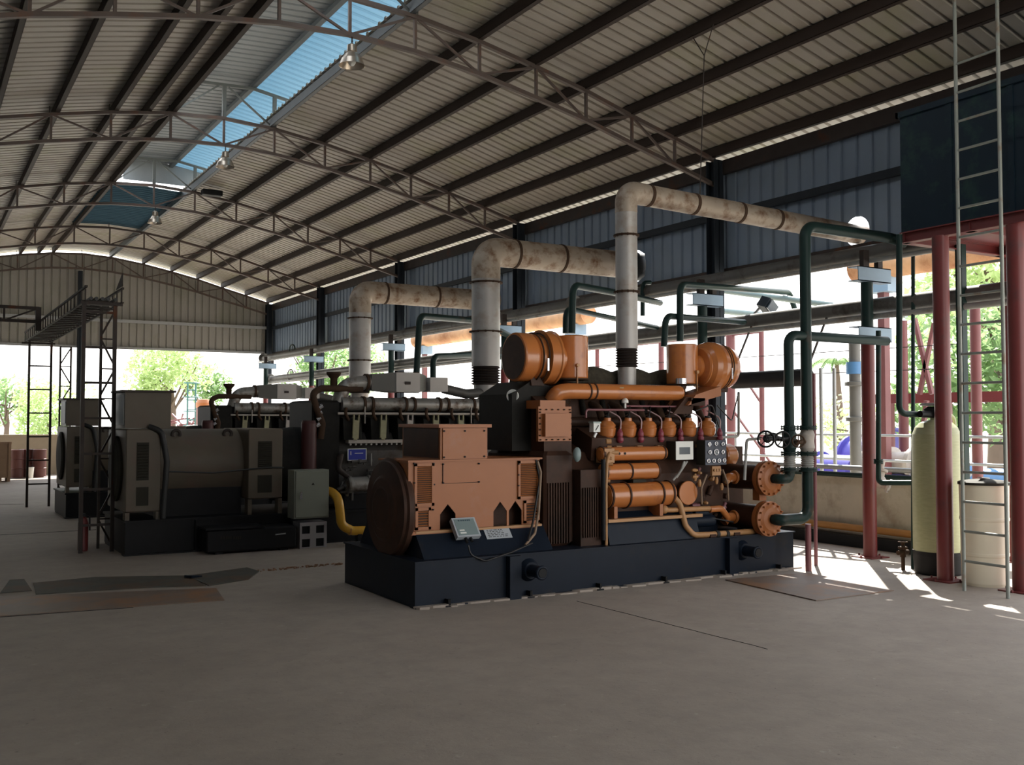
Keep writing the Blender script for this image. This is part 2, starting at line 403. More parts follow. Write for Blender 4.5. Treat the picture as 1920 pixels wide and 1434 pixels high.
def corr(profile, y0, y1, period, depth, mtname, name, thick=0.0):
    """profiled steel sheet: ribs run along the profile (list of (x,z)); narrow ribs pushed upward"""
    ys = []
    y = y0; 
    while y < y1:
        ys += [(y, 0), (y+period*0.68, 0), (y+period*0.75, depth), (y+period*0.93, depth)]
        y += period
    ys.append((y, 0))
    ys = [(min(a, y1), h) for a, h in ys if a < y1+period]
    nrm = []
    for i in range(len(profile)):
        a = profile[max(0, i-1)]; b = profile[min(len(profile)-1, i+1)]
        d = Vector((b[0]-a[0], b[1]-a[1])).normalized(); nrm.append((-d.y, d.x))
    vs = []; n = len(ys)
    for (px, pz), (nx, nz) in zip(profile, nrm):
        vs += [(px+nx*h, yy, pz+nz*h) for yy, h in ys]
    fs = [(i*n+j, i*n+j+1, (i+1)*n+j+1, (i+1)*n+j) for i in range(len(profile)-1) for j in range(n-1)]
    o = MB().add(vs, fs).build(name, mtname, None, (0, 0, 0))
    sm = o.modifiers.new('thickness', 'SOLIDIFY'); sm.thickness = 0.002
    return struct(o)
PZ = 0.165                                       # sheet height above the truss top chord
def prof(xa, xb):
    xs = sorted(set([xa, xb] + [XM+s*d for s in (-1, 1) for d in NODE_DX if xa < XM+s*d < xb]))
    return [(x, ztop(x)+PZ) for x in xs]
corr(prof(XL-0.4, 3.62), Y0, 27.35, 0.195, 0.036, 'roof_sheet', 'ceiling_left')
corr(prof(5.08, XR+0.4), Y0, 27.35, 0.195, 0.036, 'roof_sheet', 'ceiling_right')
corr(prof(XL-0.4, XR+0.4), 27.35, Y1+0.35, 0.195, 0.036, 'roof_sheet', 'ceiling_far')
corr([(3.85, 7.19), (4.84, 7.24)], Y0, 22.6, 0.195, 0.036, 'ridge_sheet', 'ceiling_monitor')
struct(MB().bx(3.85, 5.65, 22.60, 22.62, 6.795, 7.235).build('ceiling_monitor_end', 'ridge_sheet', None, (0, 0, 0)))
corr([(4.84, 7.24), (5.25, 7.17), (5.70, 7.08)], Y0, 22.6, 0.195, 0.036, 'blue_fibreglass', 'ceiling_skylight')
corr([(3.48, 6.655), (4.35, 6.70), (5.22, 6.65)], 22.66, 27.6, 0.195, 0.036, 'dull_fibreglass', 'ceiling_skylight_end')

def wall_sheet(name, mt, axis, c, a0, a1, z0, z1, period, depth, sgn):
    """vertical-rib wall cladding; axis 'x': plane X=c running along Y; axis 'y': plane Y=c running along X. z1 may be a function"""
    pts = []; a = a0
    while a < a1:
        for (da, h) in ((0, 0), (period*0.70, 0), (period*0.78, depth), (period*0.92, depth)):
            if a+da <= a1: pts.append((a+da, h))
        a += period
    pts.append((a1, 0)); vs = []
    for zf in (0, 1):
        for (p, h) in pts:
            z = z0 if zf == 0 else (z1(p) if callable(z1) else z1)
            vs.append((c+sgn*h, p, z) if axis == 'x' else (p, c+sgn*h, z))
    n = len(pts); fs = [(i, i+1, n+i+1, n+i) for i in range(n-1)]
    o = MB().add(vs, fs).build(name, mt, None, (0, 0, 0))
    sm = o.modifiers.new('thickness', 'SOLIDIFY'); sm.thickness = 0.002
    return struct(o)
wr = wall_sheet('wall_right', 'wall_sheet', 'x', XR, 6.84, Y1, 3.78, 5.32, 0.24, 0.03, 1)
wall_sheet('wall_right_near', 'wall_sheet', 'x', XR, Y0, 4.15, 3.78, 5.32, 0.24, 0.03, 1)
# openings in the cladding where the exhaust pipes leave
dg = bpy.context.evaluated_depsgraph_get()
cut = MB().cyl((10.0, 8.5, 3.99), (10.5, 8.5, 3.99), 0.19, n=28).cyl((10.0, 13.0, 4.14), (10.5, 13.0, 4.14), 0.265, n=28).build('cutter', 'black_metal', None, (0, 0, 0))
bo = wr.modifiers.new('openings', 'BOOLEAN'); bo.operation = 'DIFFERENCE'; bo.object = cut; bo.solver = 'EXACT'
dg.update(); nm = bpy.data.meshes.new_from_object(wr.evaluated_get(dg)); wr.modifiers.clear(); wr.data = nm
bpy.data.objects.remove(cut)
wall_sheet('wall_left', 'wall_sheet', 'x', XL, Y0, Y1, 0.9, 5.32, 0.24, 0.03, -1)
wall_sheet('wall_back', 'back_sheet', 'y', Y1, XL, XR, 3.80, lambda x: ztop(x)+0.02, 0.22, 0.03, 1)
struct(MB().bx(10.36, 10.52, 6.9, Y1+0.1, -0.1, 0.84).bx(10.33, 10.55, 6.9, Y1+0.1, 0.84, 0.89).build('wall_right_lower', 'concrete_wall', None, (0, 0, 0)))
struct(MB().bx(XL, 10.5, Y1+0.0, Y1+0.2, -0.1, 1.12).bx(XL, 10.5, Y1-0.03, Y1+0.23, 1.12, 1.17).build('wall_back_lower', 'wall_plaster', None, (0, 0, 0)))
struct(MB().bx(XL-0.2, XL, Y0, Y1, -0.1, 0.9).build('wall_left_lower', 'concrete_wall', None, (0, 0, 0)))
struct(MB().bx(XL, 3.6, Y0-0.05, Y0, 0, 6.3).build('wall_front_blocker', 'back_sheet', None, (0, 0, 0)))  # unseen part wall behind the camera, added to darken the left side
# flashings, girts and eave beams belong to the walls
struct(MB().bar((10.17, Y0, 5.30), (10.17, Y1, 5.30), 0.08, 0.20).build('trim_2', 'dark_steel', None, (0, 0, 0)))
struct(MB().bar((10.17, 6.86, 4.60), (10.17, Y1, 4.60), 0.07, 0.10).build('trim_3', 'column_steel', None, (0, 0, 0)))
struct(MB().bar((XL, Y1-0.09, 4.62), (10.05, Y1-0.09, 4.62), 0.10, 0.09).build('trim_4', 'galvanised', None, (0, 0, 0)))
struct(MB().bar((XL, Y1-0.03, 3.80), (10.2, Y1-0.03, 3.80), 0.05, 0.07).build('trim_5', 'galvanised', None, (0, 0, 0)))
struct(MB().bar((XR-0.01, 6.86, 3.79), (XR-0.01, Y1, 3.79), 0.05, 0.06).build('trim_6', 'dark_steel', None, (0, 0, 0)))

# trusses: thing > top_chord, bottom_chord, vertical, diagonal ...
def make_truss(Y, label):
    t = thing('roof_truss', label, 'roof truss', (XM, Y, 5.0), 'curved lattice trusses under the roof')
    xs = [XM - d for d in reversed(NODE_DX)] + [XM + d for d in NODE_DX[1:]]
    top = [(x, Y, ztop(x)) for x in xs]; bot = [(x, Y, zbot(x)) for x in xs]
    m1 = MB(); m2 = MB()
    for a, b in zip(top, top[1:]): m1.bar(a, b, 0.06, 0.05)
    for a, b in zip(bot, bot[1:]): m2.bar(a, b, 0.06, 0.05)
    m1.build('top_chord', 'truss_steel', t); m2.build('bottom_chord', 'truss_steel', t)
    for i in range(1, len(xs)-1):
        MB().bar(bot[i], top[i], 0.035).build('vertical_strut', 'truss_steel', t)
    for i in range(len(xs)):
        if (i-7) % 2:                                # odd nodes carry two diagonals
            for j in (i-1, i+1):
                if 0 <= j < len(xs) and 0 < i < len(xs)-1: MB().bar(top[i], bot[j], 0.028).build('diagonal_strut', 'truss_steel', t)
    if Y < 23:
        f = MB(); f.bar((3.88, Y, 7.11), (4.84, Y, 7.15), 0.045); f.bar((4.84, Y, 7.15), (5.6, Y, 7.02), 0.045)
        f.bar((4.35, Y, 6.57), (4.35, Y, 7.13), 0.05, 0.06); f.bar((5.2, Y, 6.52), (5.2, Y, 7.09), 0.05, 0.06)
        f.bar((3.52, Y, 6.54), (4.28, Y, 7.12), 0.028); f.bar((4.42, Y, 7.10), (5.16, Y, 6.55), 0.028)
        f.build('ridge_frame', 'ridge_steel', t)
    m = MB()
    for x in xs[1:-1]: m.bx(x-0.03, x-0.02, Y-0.03, Y+0.03, ztop(x)+0.02, ztop(x)+0.12)
    m.build('purlin_cleats', 'dark_steel', t)
    return t
for Y, l in ((10.9, 'nearest of the curved steel roof trusses, passing closest to the camera'),
             (16.4, 'second nearest curved roof truss, carrying a lamp below the skylight'),
             (21.9, 'curved roof truss in the middle of the row, third from the camera'),
             (27.35, 'curved roof truss next to the last, just before the back wall'),
             (32.1, 'farthest curved roof truss, set against the cladding of the back wall')):
    make_truss(Y, l)

# purlins: C-sections running the length of the roof, one thing each
PX = [(-0.6, 0), (0.2, 0), (1.0, 0), (1.83, 0), (2.67, 0), (3.16, 0), (3.55, 1), (5.15, 2), (6.1, 0), (6.95, 0), (7.75, 0), (8.53, 0), (9.3, 0), (10.02, 0)]
names = {-0.6: None, 0.2: None, 1.0: None,
 1.83: 'dark roof purlin furthest left that is seen whole', 2.67: 'roof purlin third to the left of the open ridge',
 3.16: 'roof purlin close beside the left edge purlin of the ridge opening', 3.55: 'purlin forming the left edge of the raised ridge',
 5.15: 'bluish grey edge purlin along the right side of the blue skylight', 6.1: 'first dark purlin to the right of the blue skylight', 6.95: 'second dark purlin to the right of the blue skylight',
 7.75: 'third dark purlin right of the skylight, halfway down the slope', 8.53: 'fourth dark purlin right of the skylight', 9.3: 'dark roof purlin second from the right eave', 10.02: 'lowest roof purlin along the right eave above the wall cladding'}
for x, k in PX:
    m = MB(); z = ztop(x)+0.02
    w = 0.065; h = 0.14
    y0 = Y0; y1 = Y1-0.1
    m.bx(x-0.035, x-0.030, y0, y1, z, z+h); m.bx(x-0.035, x+0.035, y0, y1, z, z+0.005); m.bx(x-0.035, x+0.035, y0, y1, z+h-0.005, z+h)
    m.bx(x+0.030, x+0.035, y0, y1, z, z+0.02)
    o = m.build('roof_purlin', 'purlin_steel' if k != 2 else 'edge_steel')
    tag(o, names[x] or 'dark roof purlin crossing the far left corner of the roof', 'purlin', 'steel purlins under the roof sheets' )
m = MB(); z = 7.165
m.bx(4.80, 4.88, Y0, 22.6, z, z+0.07)
tag(m.build('roof_purlin', 'edge_steel'), 'grey purlin up in the raised ridge beside the blue sheets', 'purlin', 'steel purlins under the roof sheets')
m = MB(); m.bx(3.86, 3.92, Y0, 22.6, 7.12, 7.19)
tag(m.build('roof_purlin', 'edge_steel'), 'grey purlin carrying the left eave of the raised ridge', 'purlin', 'steel purlins under the roof sheets')

# columns of the right wall and the back wall
def column(x, y, z1, label, w=0.18):
    m = MB()
    m.bx(x-w/2, x+w/2, y-w/2, y-w/2+0.012, 0, z1); m.bx(x-w/2, x+w/2, y+w/2-0.012, y+w/2, 0, z1); m.bx(x-0.006, x+0.006, y-w/2, y+w/2, 0, z1)
    t = thing('steel_column', label, 'column', (x, y, 0), 'dark wall columns of the shed')
    m.build('shaft', 'column_steel', t); MB().bx(x-0.14, x+0.14, y-0.14, y+0.14, 0, 0.015).bolts((x, y, 0.02), (0, 0, 1), 0.15, 4).build('base_plate', 'dark_steel', t)
for y, l in ((10.9, 'dark blue wall column nearest the navy tank, behind the thin exhaust pipe'), (16.4, 'dark wall column above the left orange air filter'),
             (21.9, 'dark wall column behind the farthest exhaust pipe elbow'), (27.3, 'narrow dark wall column next to the corner column'), (32.15, 'dark column in the back right corner of the shed')):
    column(10.06, y, 5.40, l)
column(4.3, 32.12, 6.05, 'slim dark column in the middle of the back wall', 0.12)

# ---------------------------------------------------------------- pipe racks along the right wall
def pipe(pts, r, name, label, mt='green_pipe', bend=0.12, flanges=(), cat='pipe', group=None, n=14):
    """a pipe run is a thing; flanges are children"""
    pts = [Vector(p) for p in pts]
    t = thing(name, label, cat, pts[0] if pts[0].z < pts[-1].z else pts[-1], group)
    MB().tube(pts, r, bend, n=n).build('pipe_run', mt, t)
    for c, ax in flanges:
        MB().flange(c, ax, r*1.75, 0.018, 8, 0.003).build('flange', mt, t)
    return t
m = [((9.83, 31.9, 3.60), (0, 1, 0)), ((9.83, 14.2, 3.60), (0, 1, 0))]
pipe([(9.83, 32.0, 3.60), (9.83, 6.9, 3.60)], 0.095, 'overhead_pipe', 'thick upper pipe running the whole length below the wall cladding', 'rack_pipe', flanges=m)
pipe([(9.70, 32.0, 3.48), (9.70, 6.9, 3.48)], 0.028, 'overhead_pipe', 'thin pale pipe clipped below the thick upper wall pipe', 'grey_pipe')
pipe([(9.83, 31.4, 2.90), (9.83, 5.2, 2.96)], 0.095, 'overhead_pipe', 'thick lower pipe of the wall rack crossing behind the air filters', 'rack_pipe', flanges=[((9.83, 31.2, 2.90), (0, 1, 0))])
pipe([(9.74, 31.4, 2.765), (9.74, 5.2, 2.825)], 0.035, 'overhead_pipe', 'thin pale pipe hung under the thick lower rack pipe', 'grey_pipe')
qa_, qb_ = at(1376, 713, X=9.40), at(1516, 717, X=9.40)
dk = pipe([(9.40, qa_.y, 2.12), (9.40, qb_.y, 2.12)], 0.11, 'overhead_pipe', 'short fat black duct right of the round orange air filter', 'black_pipe')
for y in (8.6, 9.9): MB().bar((9.42, y, 2.2), (9.80, y, 2.90), 0.02).build('hanger', 'dark_steel', dk)
pipe([(10.28, 31.5, 0.99), (10.28, 7.0, 0.99)], 0.032, 'wall_pipe', 'pale pipe lying along the top of the low wall', 'galvanised')
pipe([(10.26, 31.5, 0.90), (10.26, 7.3, 0.90)], 0.032, 'wall_pipe', 'dark green pipe just under the pale one on the low wall', 'green_pipe')
pipe([(10.22, 20, 0.24), (10.22, 7.0, 0.24)], 0.045, 'wall_pipe', 'ochre pipe running low along the foot of the wall', 'ochre_pipe')
struct(MB().bx(10.20, 10.36, 6.9, 25, 0, 0.14).build('baseboard_right', 'black_metal', None, (0, 0, 0)))

def t_support(y, label, zs, top):
    x = 9.62
    t = thing('pipe_support', label, 'pipe support', (x, y, 0), 'posts carrying the pipe rack')
    lab(MB().cyl((x, y, 0), (x, y, min(2.55, top)), 0.078, n=20).build('post', 'red_paint', t), 'round dark red post')
    if top > 2.6: lab(MB().cyl((x, y, 2.55), (x, y, top), 0.07, n=20).build('upper_post', 'green_pipe', t), 'dark green upper post')
    MB().bx(x-0.15, x+0.15, y-0.15, y+0.15, 0, 0.012).bolts((x, y, 0.015), (0, 0, 1), 0.16, 4, r=0.012).build('base_plate', 'red_paint', t)
    for z in zs:
        b = MB(); b.bx(x-0.25, x+0.32, y-0.09, y-0.08, z-0.085, z+0.085); b.bx(x-0.25, x+0.32, y-0.09, y+0.06, z+0.075, z+0.085); b.bx(x-0.25, x+0.32, y-0.09, y+0.06, z-0.085, z-0.075)
        lab(b.build('cross_beam', 'beam_blue', t), 'pale blue channel cross beam')
    MB().bx(x-0.05, x+0.05, y+0.0, y+0.06, zs[0]+0.085, 3.6).build('bracket', 'dark_steel', t); MB().bx(x+0.17, x+0.25, y-0.03, y+0.03, zs[0]+0.085, 3.5).build('bracket', 'dark_steel', t)
for y, l, zs, top in ((7.85, 'red round post with pale blue cross beams left of the green filter tank', (3.30, 2.60), 3.22),
        (10.7, 'pipe support with pale blue cross beam behind the right air filter', (3.30,), 3.22), (16.2, 'pipe support hidden mostly behind the middle exhaust riser', (3.30,), 3.22),
        (21.4, 'pipe support with blue cross beam right of the farthest exhaust riser', (3.30,), 3.22), (26.8, 'pipe support with blue cross beam seen left of the farthest exhaust riser', (3.30,), 3.22),
        (31.0, 'farthest pipe support with blue cross beam at the back corner', (3.30,), 3.22)):
    t_support(y, l, zs, top)

# green pipe drops
P = at
def G(px, py, **k): return P(px, py, **k)
# pair of tall green risers beside the orange generator, fed from the exchanger nozzles
RY = 7.48
cA, cB = at(1447, 897, Y=7.62), at(1446, 973, Y=7.62)
x1 = at(1480, 800, Y=RY).x; x2 = at(1513, 800, Y=RY).x
zt1 = at(1480, 628, Y=RY).z; zt2 = at(1514, 424, Y=RY).z
zf = lambda py, x: at(1480 if x == x1 else 1513, py, Y=RY).z
w1 = pipe([(cA.x, 7.56, cA.z), (cA.x, RY, cA.z), (x1, RY, cA.z), (x1, RY, zt1), (9.52, RY+0.02, zt1)], 0.052, 'water_pipe', 'shorter dark green riser turning up from the upper exchanger flange',
     bend=0.10, flanges=[((x1, RY, zf(p_, x1)), (0, 0, 1)) for p_ in (802, 850, 880)])
w2 = pipe([(cB.x, 7.56, cB.z), (cB.x, RY, cB.z), (x2, RY, cB.z), (x2, RY, zt2), (9.6, RY, zt2), (9.6, 7.3, 3.60)], 0.060, 'water_pipe', 'tallest dark green riser beside the orange generator, elbow just under the cladding',
     bend=0.13, flanges=[((x2, RY, zf(p_, x2)), (0, 0, 1)) for p_ in (802, 850, 880)])
pr_ = [(0.050, 0)]
for i in range(6): pr_ += [(0.064, 0.012+i*0.024), (0.054, 0.024+i*0.024)]
lab(MB().lathe((x1, RY, zf(878, x1)), (0, 0, 1), pr_).build('bellows', 'grey_pipe', w1), 'grey expansion bellows')
lab(MB().lathe((x2, RY, zf(878, x2)), (0, 0, 1), [(r_*1.12, h_) for r_, h_ in pr_]).build('bellows', 'grey_pipe', w2), 'grey expansion bellows')
lab(MB().lathe((x2, RY, zf(848, x2)), (0, 0, 1), [(0.062, 0), (0.080, 0.05), (0.072, 0.12), (0.080, 0.19), (0.062, 0.24)]).build('valve_body', 'pale_cast', w2), 'pale valve body')
lab(MB().lathe((x1, RY, zf(848, x1)), (0, 0, 1), [(0.056, 0), (0.074, 0.05), (0.068, 0.12), (0.074, 0.19), (0.056, 0.24)]).build('valve_body', 'green_pipe', w1), 'green valve body')
pp_ = at(1530, 1060, Z=0); pipe([(pp_.x, pp_.y, 0), (pp_.x, pp_.y, at(1528, 700, Y=pp_.y).z)], 0.020, 'drain_pipe', 'thin reddish vertical pipe standing right of the tallest green riser', 'pipe_maroon', bend=0)
pp_ = at(1515, 1064, Z=0); pipe([(x2, RY, 0), (x2, RY, cB.z-0.06)], 0.032, 'pipe_stand', 'short brown stand under the lowest green elbow', 'pipe_maroon', bend=0)
# green pipe loops above filters
for pts, r, l in (
    ([G(1275, 640, Y=9.3), G(1275, 533, Y=9.3), G(1480, 548, Y=11.0), (11.9, 11.0, 3.1)], 0.042, 'green pipe rising behind the right air filter and bending toward the wall'),
    ([G(1245, 650, Y=9.3), G(1248, 592, Y=9.3), G(1395, 604, Y=9.9)], 0.040, 'low green loop next to the right air filter top'),
    ([G(1072, 625, Y=10.2), G(1074, 534, Y=10.2), G(1150, 548, Y=10.6), (9.6, 11.6, 3.35)], 0.045, 'green pipe rising behind the left air filter can'),
    ([G(1060, 625, Y=10.4), G(1061, 578, Y=10.4), (9.7, 11.8, 3.0)], 0.036, 'second green pipe just left of the one behind the left air filter'),
    ([G(780, 715, Y=14.6), G(787, 592, Y=14.6), G(900, 602, Y=15.6), (9.8, 16.0, 3.1)], 0.055, 'dark green pipe bending between the farthest and the middle exhaust risers'),
    ([G(812, 715, Y=14.6), G(812, 668, Y=14.6), G(890, 665, Y=15.2), (9.8, 15.6, 2.72)], 0.05, 'grey green pipe bend left of the middle exhaust riser'),
    ([G(1205, 592, Y=12.2), G(1205, 530, Y=12.2), (9.9, 12.2, 3.75)], 0.035, 'hooked green pipe just right of the thin exhaust riser')):
    pipe(pts, r, 'water_pipe', l, bend=0.13)
pipe([G(1686, 440, Y=6.75), G(1686, 775, Y=6.75), G(1745, 778, Y=6.70)], 0.032, 'water_pipe', 'slim dark pipe dropping left of the green filter tank to its valve head', 'green_pipe', bend=0.09)
pipe([G(1712, 460, Y=7.4), G(1712, 1068, Y=7.0)], 0.022, 'water_pipe', 'thin dark green pipe standing close behind the green filter tank', 'green_pipe', bend=0)
pipe([G(1647, 620, Y=7.6), G(1647, 905, Y=7.6), G(1710, 905, Y=7.3)], 0.030, 'water_pipe', 'dark pipe clipped beside the red round post', 'green_pipe', bend=0.05, flanges=[(G(1647, 865, Y=7.6), (0, 0, 1))])
pipe([G(1385, 735, Y=8.6), G(1385, 818, Y=8.6), G(1350, 820, Y=8.6)], 0.016, 'sensor_pipe', 'thin bent pipe behind the gauge panel', 'grey_pipe', bend=0.04)
pipe([G(1396, 900, Y=7.7), G(1400, 824, Y=7.7), G(1425, 822, Y=7.7)], 0.016, 'sensor_pipe', 'thin grey pipe rising from the upper heat exchanger to the handwheel', 'grey_pipe', bend=0.04)
# thin stays and pale pipes crossing behind
pipe([G(1320, 540, Y=12.5), G(1700, 590, Y=8.9)], 0.05, 'overhead_pipe', 'pale green pipe crossing under the wall cladding outside', 'pale_green_pipe')
pipe([G(1330, 580, Y=13.5), G(1530, 600, Y=11.0)], 0.06, 'overhead_pipe', 'pale green pipe lower in the gap behind the right air filter', 'pale_green_pipe')

# handwheel valves
def valve(c, ax, Rr, label, body=True, mt='black_metal', group='valves with spoked handwheels', to=None):
    c = Vector(c); a, u, v = frame(ax)
    t = thing('gate_valve', label, 'valve', c, group)
    w = MB(); w.ring(c, ax, Rr, Rr*0.13, n=28)
    for i in range(5):
        d = u*math.cos(2*math.pi*i/5+0.3) + v*math.sin(2*math.pi*i/5+0.3); w.bar(c, c+d*Rr, Rr*0.18, Rr*0.1)
    w.cyl(c-a*0.02, c+a*0.02, Rr*0.2); w.build('handwheel', mt, t)
    MB().cyl(c, c+a*0.16, 0.012).build('stem', 'silver_pipe', t)
    if to is not None: MB().cyl(c+a*0.14, Vector(to), 0.024).build('body_neck', mt, t)
    if body: MB().lathe(c+a*0.12, a, [(0.018, 0), (0.03, 0.01), (0.03, 0.03), (0.022, 0.04), (0.03, 0.09), (0.045, 0.10), (0.045, 0.12)]).build('bonnet', mt, t)
    return t
valve(G(1436, 823, Y=7.20), (0.75, 0.65, 0), 0.078, 'black spoked handwheel left of the shorter green riser', to=(x1, RY, at(1480, 823, Y=RY).z))
valve(G(1467, 824, Y=7.30), (0.35, 0.9, 0.1), 0.080, 'dark handwheel valve in front of the shorter green riser', to=(x1, RY, at(1480, 826, Y=RY).z))
valve(G(1497, 827, Y=7.30), (0.6, 0.75, -0.1), 0.062, 'rusty brown handwheel between the two green risers', mt='rust_band', to=(x2, RY, at(1513, 828, Y=RY).z))
valve(G(548, 656, X=9.8), (1, 0.2, 0), 0.16, 'handwheel valve on top of the far end of the upper wall pipe', mt='green_pipe')
valve(G(545, 703, X=9.8), (1, 0.2, 0), 0.17, 'pale handwheel valve at the far end of the lower rack pipe', mt='grey_pipe')
# pale check valve on the low wall
c = Vector((9.85, 7.9, 0.87))
t = thing('check_valve', 'pale rusty check valve on the low wall pipe left of the red round post', 'valve', c)
b = MB(); b.ball(c, 0.085, 14, (1, 1, 1)); b.lathe(c, (0.5, -1, -0.5), [(0.055, 0), (0.055, 0.10), (0.085, 0.11), (0.085, 0.135)]); b.lathe(c, (0.3, 0, 1), [(0.05, 0), (0.05, 0.12), (0.08, 0.12), (0.08, 0.15), (0.03, 0.16), (0.03, 0.26), (0.0, 0.26)])
b.lathe(c, (0.6, 0.9, 0.1), [(0.06, 0), (0.06, 0.2), (0.09, 0.2), (0.09, 0.23)]); b.build('valve_body', 'pale_cast', t)
MB().bolts(c+Vector((0.05, -0.1, -0.05)), (0.5, -1, -0.5), 0.07, 6).build('bolts', 'rust_band', t)
# small brass-like fittings near the bottom of the wall
c = G(1693, 1030, Y=7.0)
t = thing('drain_valve', 'small rusty drain valve on the floor beside the green filter tank', 'valve', c)
MB().lathe(c, (0, 0, 1), [(0.03, -0.08), (0.03, 0), (0.05, 0.01), (0.05, 0.03), (0.02, 0.04), (0.02, 0.08)]).cyl(c+Vector((-.08, 0, -.03)), c+Vector((.08, 0, -.03)), 0.025).build('valve_body', 'rust_band', t)
MB().ring(c+Vector((0, 0, 0.08)), (0, 0, 1), 0.045, 0.006).build('handwheel', 'rust_band', t)
MB().cyl((c.x, c.y, 0), c-Vector((0, 0, 0.05)), 0.02).build('stand', 'rust_band', t)

# floodlight outside under the cladding
c = G(1437, 572, Y=10.4)
t = thing('floodlight', 'small square floodlight on a pale arm under the wall cladding', 'lamp', c)
MB().obox(c, (0.2, 0.16, 0.16), (20, 30, 15)).build('housing', 'column_steel', t)
MB().obox(c+Vector((0.02, -0.1, -0.04)), (0.19, 0.02, 0.15), (20, 30, 15)).build('glass', 'gauge_glass', t)
MB().bar(c+Vector((0, 0.1, 0)), G(1405, 600, Y=10.7), 0.03).build('arm', 'galvanised', t)

# hanging lamps
def hang_lamp(x, y, label):
    z = zbot(x)
    t = thing('high_bay_lamp', label, 'lamp', (x, y, z-0.36), 'bell-shaped lamps hanging under the skylight')
    MB().cyl((x, y, z), (x, y, z-0.08), 0.008).ring((x, y, z-0.08), (1, 0, 0), 0.02, 0.005, 12, 6).build('hook', 'dark_steel', t)
    MB().lathe((x, y, z-0.10), (0, 0, -1), [(0.02, 0), (0.055, 0.02), (0.06, 0.10), (0.045, 0.11)]).build('gear_housing', 'lamp_metal', t)
    MB().lathe((x, y, z-0.20), (0, 0, -1), [(0.05, 0), (0.085, 0.03), (0.125, 0.09), (0.15, 0.16), (0.155, 0.165)], cap=False).build('shade', 'lamp_metal', t)
    MB().ball((x, y, z-0.30), 0.05, 12, (1, 1, 1.4)).build('bulb', 'white_paint', t)
hang_lamp(4.38, 10.9, 'largest, nearest bell lamp hanging from the first roof truss')
hang_lamp(4.38, 16.4, 'middle bell lamp hanging from the second roof truss')
hang_lamp(4.38, 21.9, 'farthest, smallest bell lamp hanging from the third roof truss')
# small black box fixed by a truss node
p = at(398, 362, Y=21.6)
one('junction_box', MB().cbx(p.x-0.22, p.x+0.2, p.y-0.1, p.y+0.1, p.z-0.06, p.z+0.06), 'black_metal', 'small dark box fixed beside the third truss by the skylight', 'box')

# hanger rod from the purlin down to the thin exhaust pipe
a, b = (7.75, 8.5, ztop(7.75)+0.05), (7.62, 8.5, 4.12)
m = MB().tube([(7.66, 8.3, ztop(7.7)), (7.70, 8.5, ztop(7.75)-0.28), b], 0.006).tube([(7.75, 8.75, ztop(7.7)+.02), (7.70, 8.5, ztop(7.75)-0.28)], 0.006)
one('hanger_rod', m, 'dark_steel', 'forked wire hanger from a purlin to the thin exhaust pipe', 'hanger')

# ================================================================ ORANGE GENERATOR SET
GX0, GX1, GY0, GY1, GZ = 3.70, 8.22, 7.70, 9.33, 0.395
GS = thing('generator_set', 'bright orange gas generator set on a navy steel skid', 'generator', ((GX0+GX1)/2, 8.5, 0))
sk = MB()
sk.bx(GX0, GX1, GY0+0.02, GY0+0.045, 0, GZ-0.012); sk.bx(GX0, GX1, GY1-0.045, GY1-0.02, 0, GZ-0.012)
sk.bx(GX0, GX0+0.02, GY0+0.045, GY1-0.045, 0, GZ-0.012); sk.bx(GX1-0.02, GX1, GY0+0.045, GY1-0.045, 0, GZ-0.012)
sk.bx(GX0-0.01, GX1+0.01, GY0, GY1, GZ-0.012, GZ); sk.bx(GX0-0.01, GX1+0.01, GY0-0.02, GY0+0.1, 0, 0.012)
skid = sk.build('skid', 'navy_paint', GS)
for x in (4.62, 7.25):
    m = MB(); m.bx(x-0.02, x+0.10, GY0-0.05, GY0+0.02, 0.0, GZ-0.012); m.build('stiffener', 'navy_paint', skid)
    m = MB(); m.cyl((x+0.22, GY0+0.02, 0.24), (x+0.22, GY0-0.20, 0.24), 0.055, n=20); m.cyl((x+0.22, GY0+0.02, 0.24), (x+0.22, GY0-0.03, 0.24), 0.105, 0.075, n=20)
    m.ring((x+0.22, GY0-0.20, 0.24), (0, 1, 0), 0.052, 0.014); m.build('lifting_tube', 'navy_paint', skid)
    MB().cyl((x+0.22, GY0-0.213, 0.24), (x+0.22, GY0-0.216, 0.24), 0.042, n=20).build('tube_shade_disc', 'black_metal', skid)  # black disc stands in for the shade inside the tube
for px in (837, 1120, 1243, 1354, 1458, 990):
    x = at(px, 1090, Y=GY0).x
    MB().bx(x-0.035, x+0.035, GY0-0.06, GY0+0.02, 0, 0.012).bx(x-0.005, x+0.005, GY0-0.05, GY0+0.02, 0.01, 0.06).cyl((x+0.018, GY0-0.03, 0), (x+0.018, GY0-0.03, 0.06), 0.011, n=8).build('anchor_bracket', 'black_metal', skid)
# grout bead and dust along the foot of the skid
m = MB()
x = GX0-0.02
while x < GX1:
    w = random.uniform(0.08, 0.35); d = random.uniform(0.03, 0.10); h = random.uniform(0.008, 0.022)
    m.prism([(x, GY0+0.01), (x+w, GY0+0.01), (x+w*0.8, GY0-d), (x+w*0.2, GY0-d*0.8)], 'z', 0, h); x += w*0.8
struct(m.build('trim_7', 'concrete_floor', None, (0, 0, 0)))

